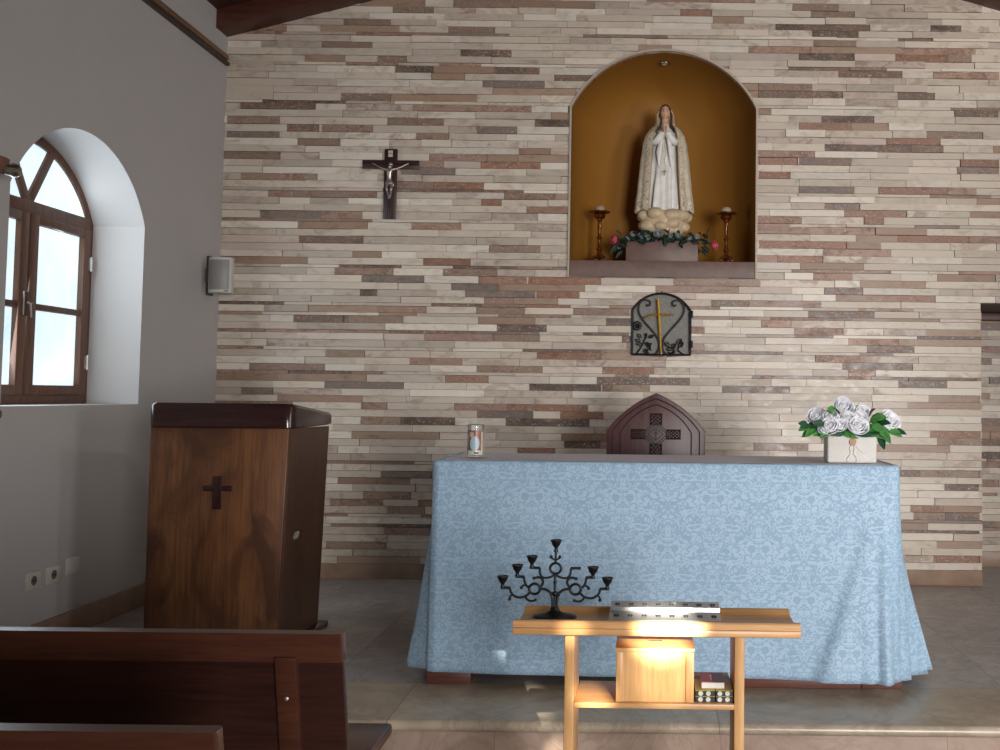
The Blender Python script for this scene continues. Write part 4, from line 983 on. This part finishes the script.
for o in cr.children:                                  # shorter figure hanging from the bar
    if o.name.split('.')[0] in ('figure', 'loincloth', 'hair'): o.scale.z = .86; o.location.z = .395*(1-.86)

# ------------------------------------------------------------------ wall speaker
M['speakergrey'] = plain('grey_plastic', (196, 192, 188), .5, 0, .05); M['grille'] = plain('grey_speaker_grille', (142, 140, 138), .55, .2, .1, 300.)
M['bracket'] = plain('dark_bracket', (70, 66, 64), .5)
sk_ = thing('wall_speaker', 'small grey loudspeaker on a bracket on the white wall beside the stone wall', 'speaker', (LX, -.27, 1.938))
bm = NB(); box(bm, 0, .022, .05, .13, -.0, .270, .006); obj('wall_plate', bm, M['bracket'], sk_)
bm = NB(); box(bm, .018, .075, -.0, .11, .08, .18, .004); tube(bm, [(.045, .03, .05), (.045, .03, .215)], .012, 8); obj('bracket_arm', bm, M['bracket'], sk_)
bd = [(.062, -.02), (.220, -.02), (.220, -.045)]+[(.141+.079*cos(a), -.045-.045*sin(a)) for a in [PI*i/12 for i in range(1, 12)]]+[(.062, -.045)]
bm = NB(); prism(bm, bd, .005, .245, 'z', .006); obj('body', bm, M['speakergrey'], sk_)
bm = NB(); gp = [(.141+.0765*cos(a), -.046-.048*sin(a)) for a in [PI*(i/16) for i in range(0, 17)]]; prism(bm, gp, .026, .226, 'z', .002); obj('grille', bm, M['grille'], sk_)
bm = NB(); box(bm, .170, .208, -.084, -.072, .0135, .019, .001); obj('name_strip', bm, M['black'], sk_)

# ------------------------------------------------------------------ sockets on the left wall
M['sock'] = plain('ivory_plastic', (206, 198, 190), .4, 0, .04); M['sockdark'] = plain('grey_socket_well', (104, 98, 94), .5); M['blank'] = plain('wall_white_plastic', (210, 204, 200), .4, 0, .03)
for y, l in ((-2.019, 'white wall socket nearer the pew on the left wall'), (-1.853, 'white wall socket farther from the pew, beside the blank plate on the left wall')):
    s_ = thing('wall_socket', l, 'socket', (LX, y, .345), 0, 'sockets on the left wall')
    bm = NB(); box(bm, 0, .010, -.062, .062, -.043, .043, .004); obj('plate', bm, M['sock'], s_)
    bm = NB(); lathe(bm, [(.001, .0102), (.016, .0102), (.022, .0115), (.0235, .0110), (.0235, .008), (.001, .008)], 24); obj('well', bm, M['sockdark'], s_, rot=(0, PI/2, 0))
    bm = NB(); box(bm, .010, .0125, -.012, -.006, -.005, .004); box(bm, .010, .0125, .006, .012, -.005, .004); obj('pin_holes', bm, M['black'], s_)
bl = obj('blank_plate', box(NB(), 0, .008, -.06, .06, -.043, .043, .003), M['blank'], loc=(LX, -1.68, .362)); tag(bl, 'plain white blank plate beside the sockets on the left wall', 'wall plate')

# ------------------------------------------------------------------ wall lamp at the left edge and a small hook
M['terracotta'] = plain('terracotta_shade', (122, 84, 72), .6, 0, .12, 12.)
wl = thing('wall_lamp', 'wall lamp with a terracotta shade and chrome tip at the left edge beside the window', 'lamp', (LX, -2.62, 2.325))
bm = NB(); prof_ = [(.055, 0), (.085, .03), (.115, .075), (.13, .12), (.122, .12), (.108, .078), (.078, .034), (.05, .006)]
loft(bm, [[(max(.0, r_*cos(a)), r_*sin(a)*1.05+.05, z-.12) for a in [-PI/2+PI*i/20 for i in range(21)]] for r_, z in prof_+[prof_[0]]], closed=False); obj('shade', bm, M['terracotta'], wl)
bm = NB(); box(bm, 0, .018, -.04, .04, -.05, .05, .004); tube(bm, smooth_path([(.01, 0, -.02), (.05, .03, -.035), (.09, .10, -.04)], 5), .012, 10); obj('arm', bm, M['bracket'], wl)
bm = NB(); lathe(bm, [(.001, -.055), (.022, -.05), (.026, -.03), (.026, .0), (.030, .012), (.034, .03), (.030, .048), (.016, .058), (.001, .06)], 20); obj('chrome_tip', bm, M['chrome'], wl, (.095, .14, -.040), (-PI/2+.15, 0, 0), label='chrome lamp tip')
M['chrome2'] = M['chrome']
hk = thing('hook', 'thin metal hook on the white wall just below the window sill at the left edge', 'hook', (LX, -2.39, 1.16))
bm = NB(); box(bm, 0, .006, -.012, .012, .03, .07, .002); obj('plate', bm, M['bracket'], hk)
bm = NB(); tube(bm, smooth_path([(.004, 0, .055), (.02, .0, .035), (.024, .002, .005), (.024, .022, -.012), (.024, .04, .002), (.024, .036, .022), (.024, .02, .026)]), .0035, 7); obj('hook_wire', bm, M['bracket'], hk)

# ------------------------------------------------------------------ camera
cam = bpy.data.cameras.new('camera'); co = bpy.data.objects.new('camera', cam); COL.objects.link(co)
cam.sensor_width = 36.; cam.lens = 36.; cam.shift_x = -.15; cam.shift_y = -.032; cam.clip_start = .05
co.matrix_world = Matrix.Translation((0, -7, 1.29)) @ Matrix.Rotation(PI/2+math.radians(3.0), 4, 'X') @ Matrix.Rotation(math.radians(.65), 4, 'Z')
S.camera = co

# ------------------------------------------------------------------ light
def lamp(name, kind, loc, target, energy, color, **kw):
    l = bpy.data.lights.new(name, kind); l.energy = energy; l.color = color
    for k_, v_ in kw.items(): setattr(l, k_, v_)
    o = bpy.data.objects.new(name, l); COL.objects.link(o); o.location = loc
    o.rotation_euler = (Vector(target)-Vector(loc)).to_track_quat('-Z', 'Y').to_euler(); return o
w = bpy.data.worlds.new('sky'); S.world = w; w.use_nodes = True
bg = w.node_tree.nodes['Background']; bg.inputs[0].default_value = lin((190, 200, 215)); bg.inputs[1].default_value = .12
# daylight through the side door on the right, the main light of the room
lamp('side_door_daylight', 'AREA', (3.25, -5.4, 1.35), (.4, 0, 1.3), 74, (1, .985, .965), shape='RECTANGLE', size=1.3, size_y=2.1)
# daylight from the entrance behind, on the right
lamp('entrance_daylight', 'AREA', (3.0, -11.5, 1.25), (1.0, 0, 1.2), 105, (1, .985, .96), shape='RECTANGLE', size=2.0, size_y=2.3, spread=math.radians(70))
# daylight through the left window, and a small high lamp on the right wall
lamp('window_daylight', 'AREA', (LX-.29, W['c'], 1.85), (0, W['c']+.6, 1.5), 18, (.80, .92, 1), shape='RECTANGLE', size=.9, size_y=1.15)
lamp('high_lamp', 'AREA', (3.25, -4.3, 3.75), (1.5, 0, 2.2), 24, (1, .95, .88), shape='DISK', size=.20)
# low sun falling in dapples on the offertory table
for tgt, e, a in (((.065, -4.05, .620), 17000, 2.6), ((.065, -3.98, .46), 1500, 2.6), ((-.215, -4.05, .605), 2600, 1.2), ((-.16, -3.95, .39), 6000, 1.5), ((-.27, -3.30, .0), 2500, 1.1)):
    lamp('sun_dapple', 'SPOT', (1.08, -9.0, 2.0), tgt, e, (1, .92, .74), spot_size=math.radians(a), spot_blend=1., shadow_soft_size=.02)
# added unseen spot at the right, for the bright wash atop the stone wall
lamp('added_wall_wash', 'SPOT', (3.2, -1.6, 3.55), (2.25, 0, 3.95), 22, (1, .95, .88), spot_size=math.radians(40), spot_blend=1., shadow_soft_size=.05)
S.view_settings.view_transform = 'Standard'; S.view_settings.look = 'None'; S.view_settings.gamma = 1.; S.view_settings.exposure = .12; S.view_settings.use_curve_mapping = False
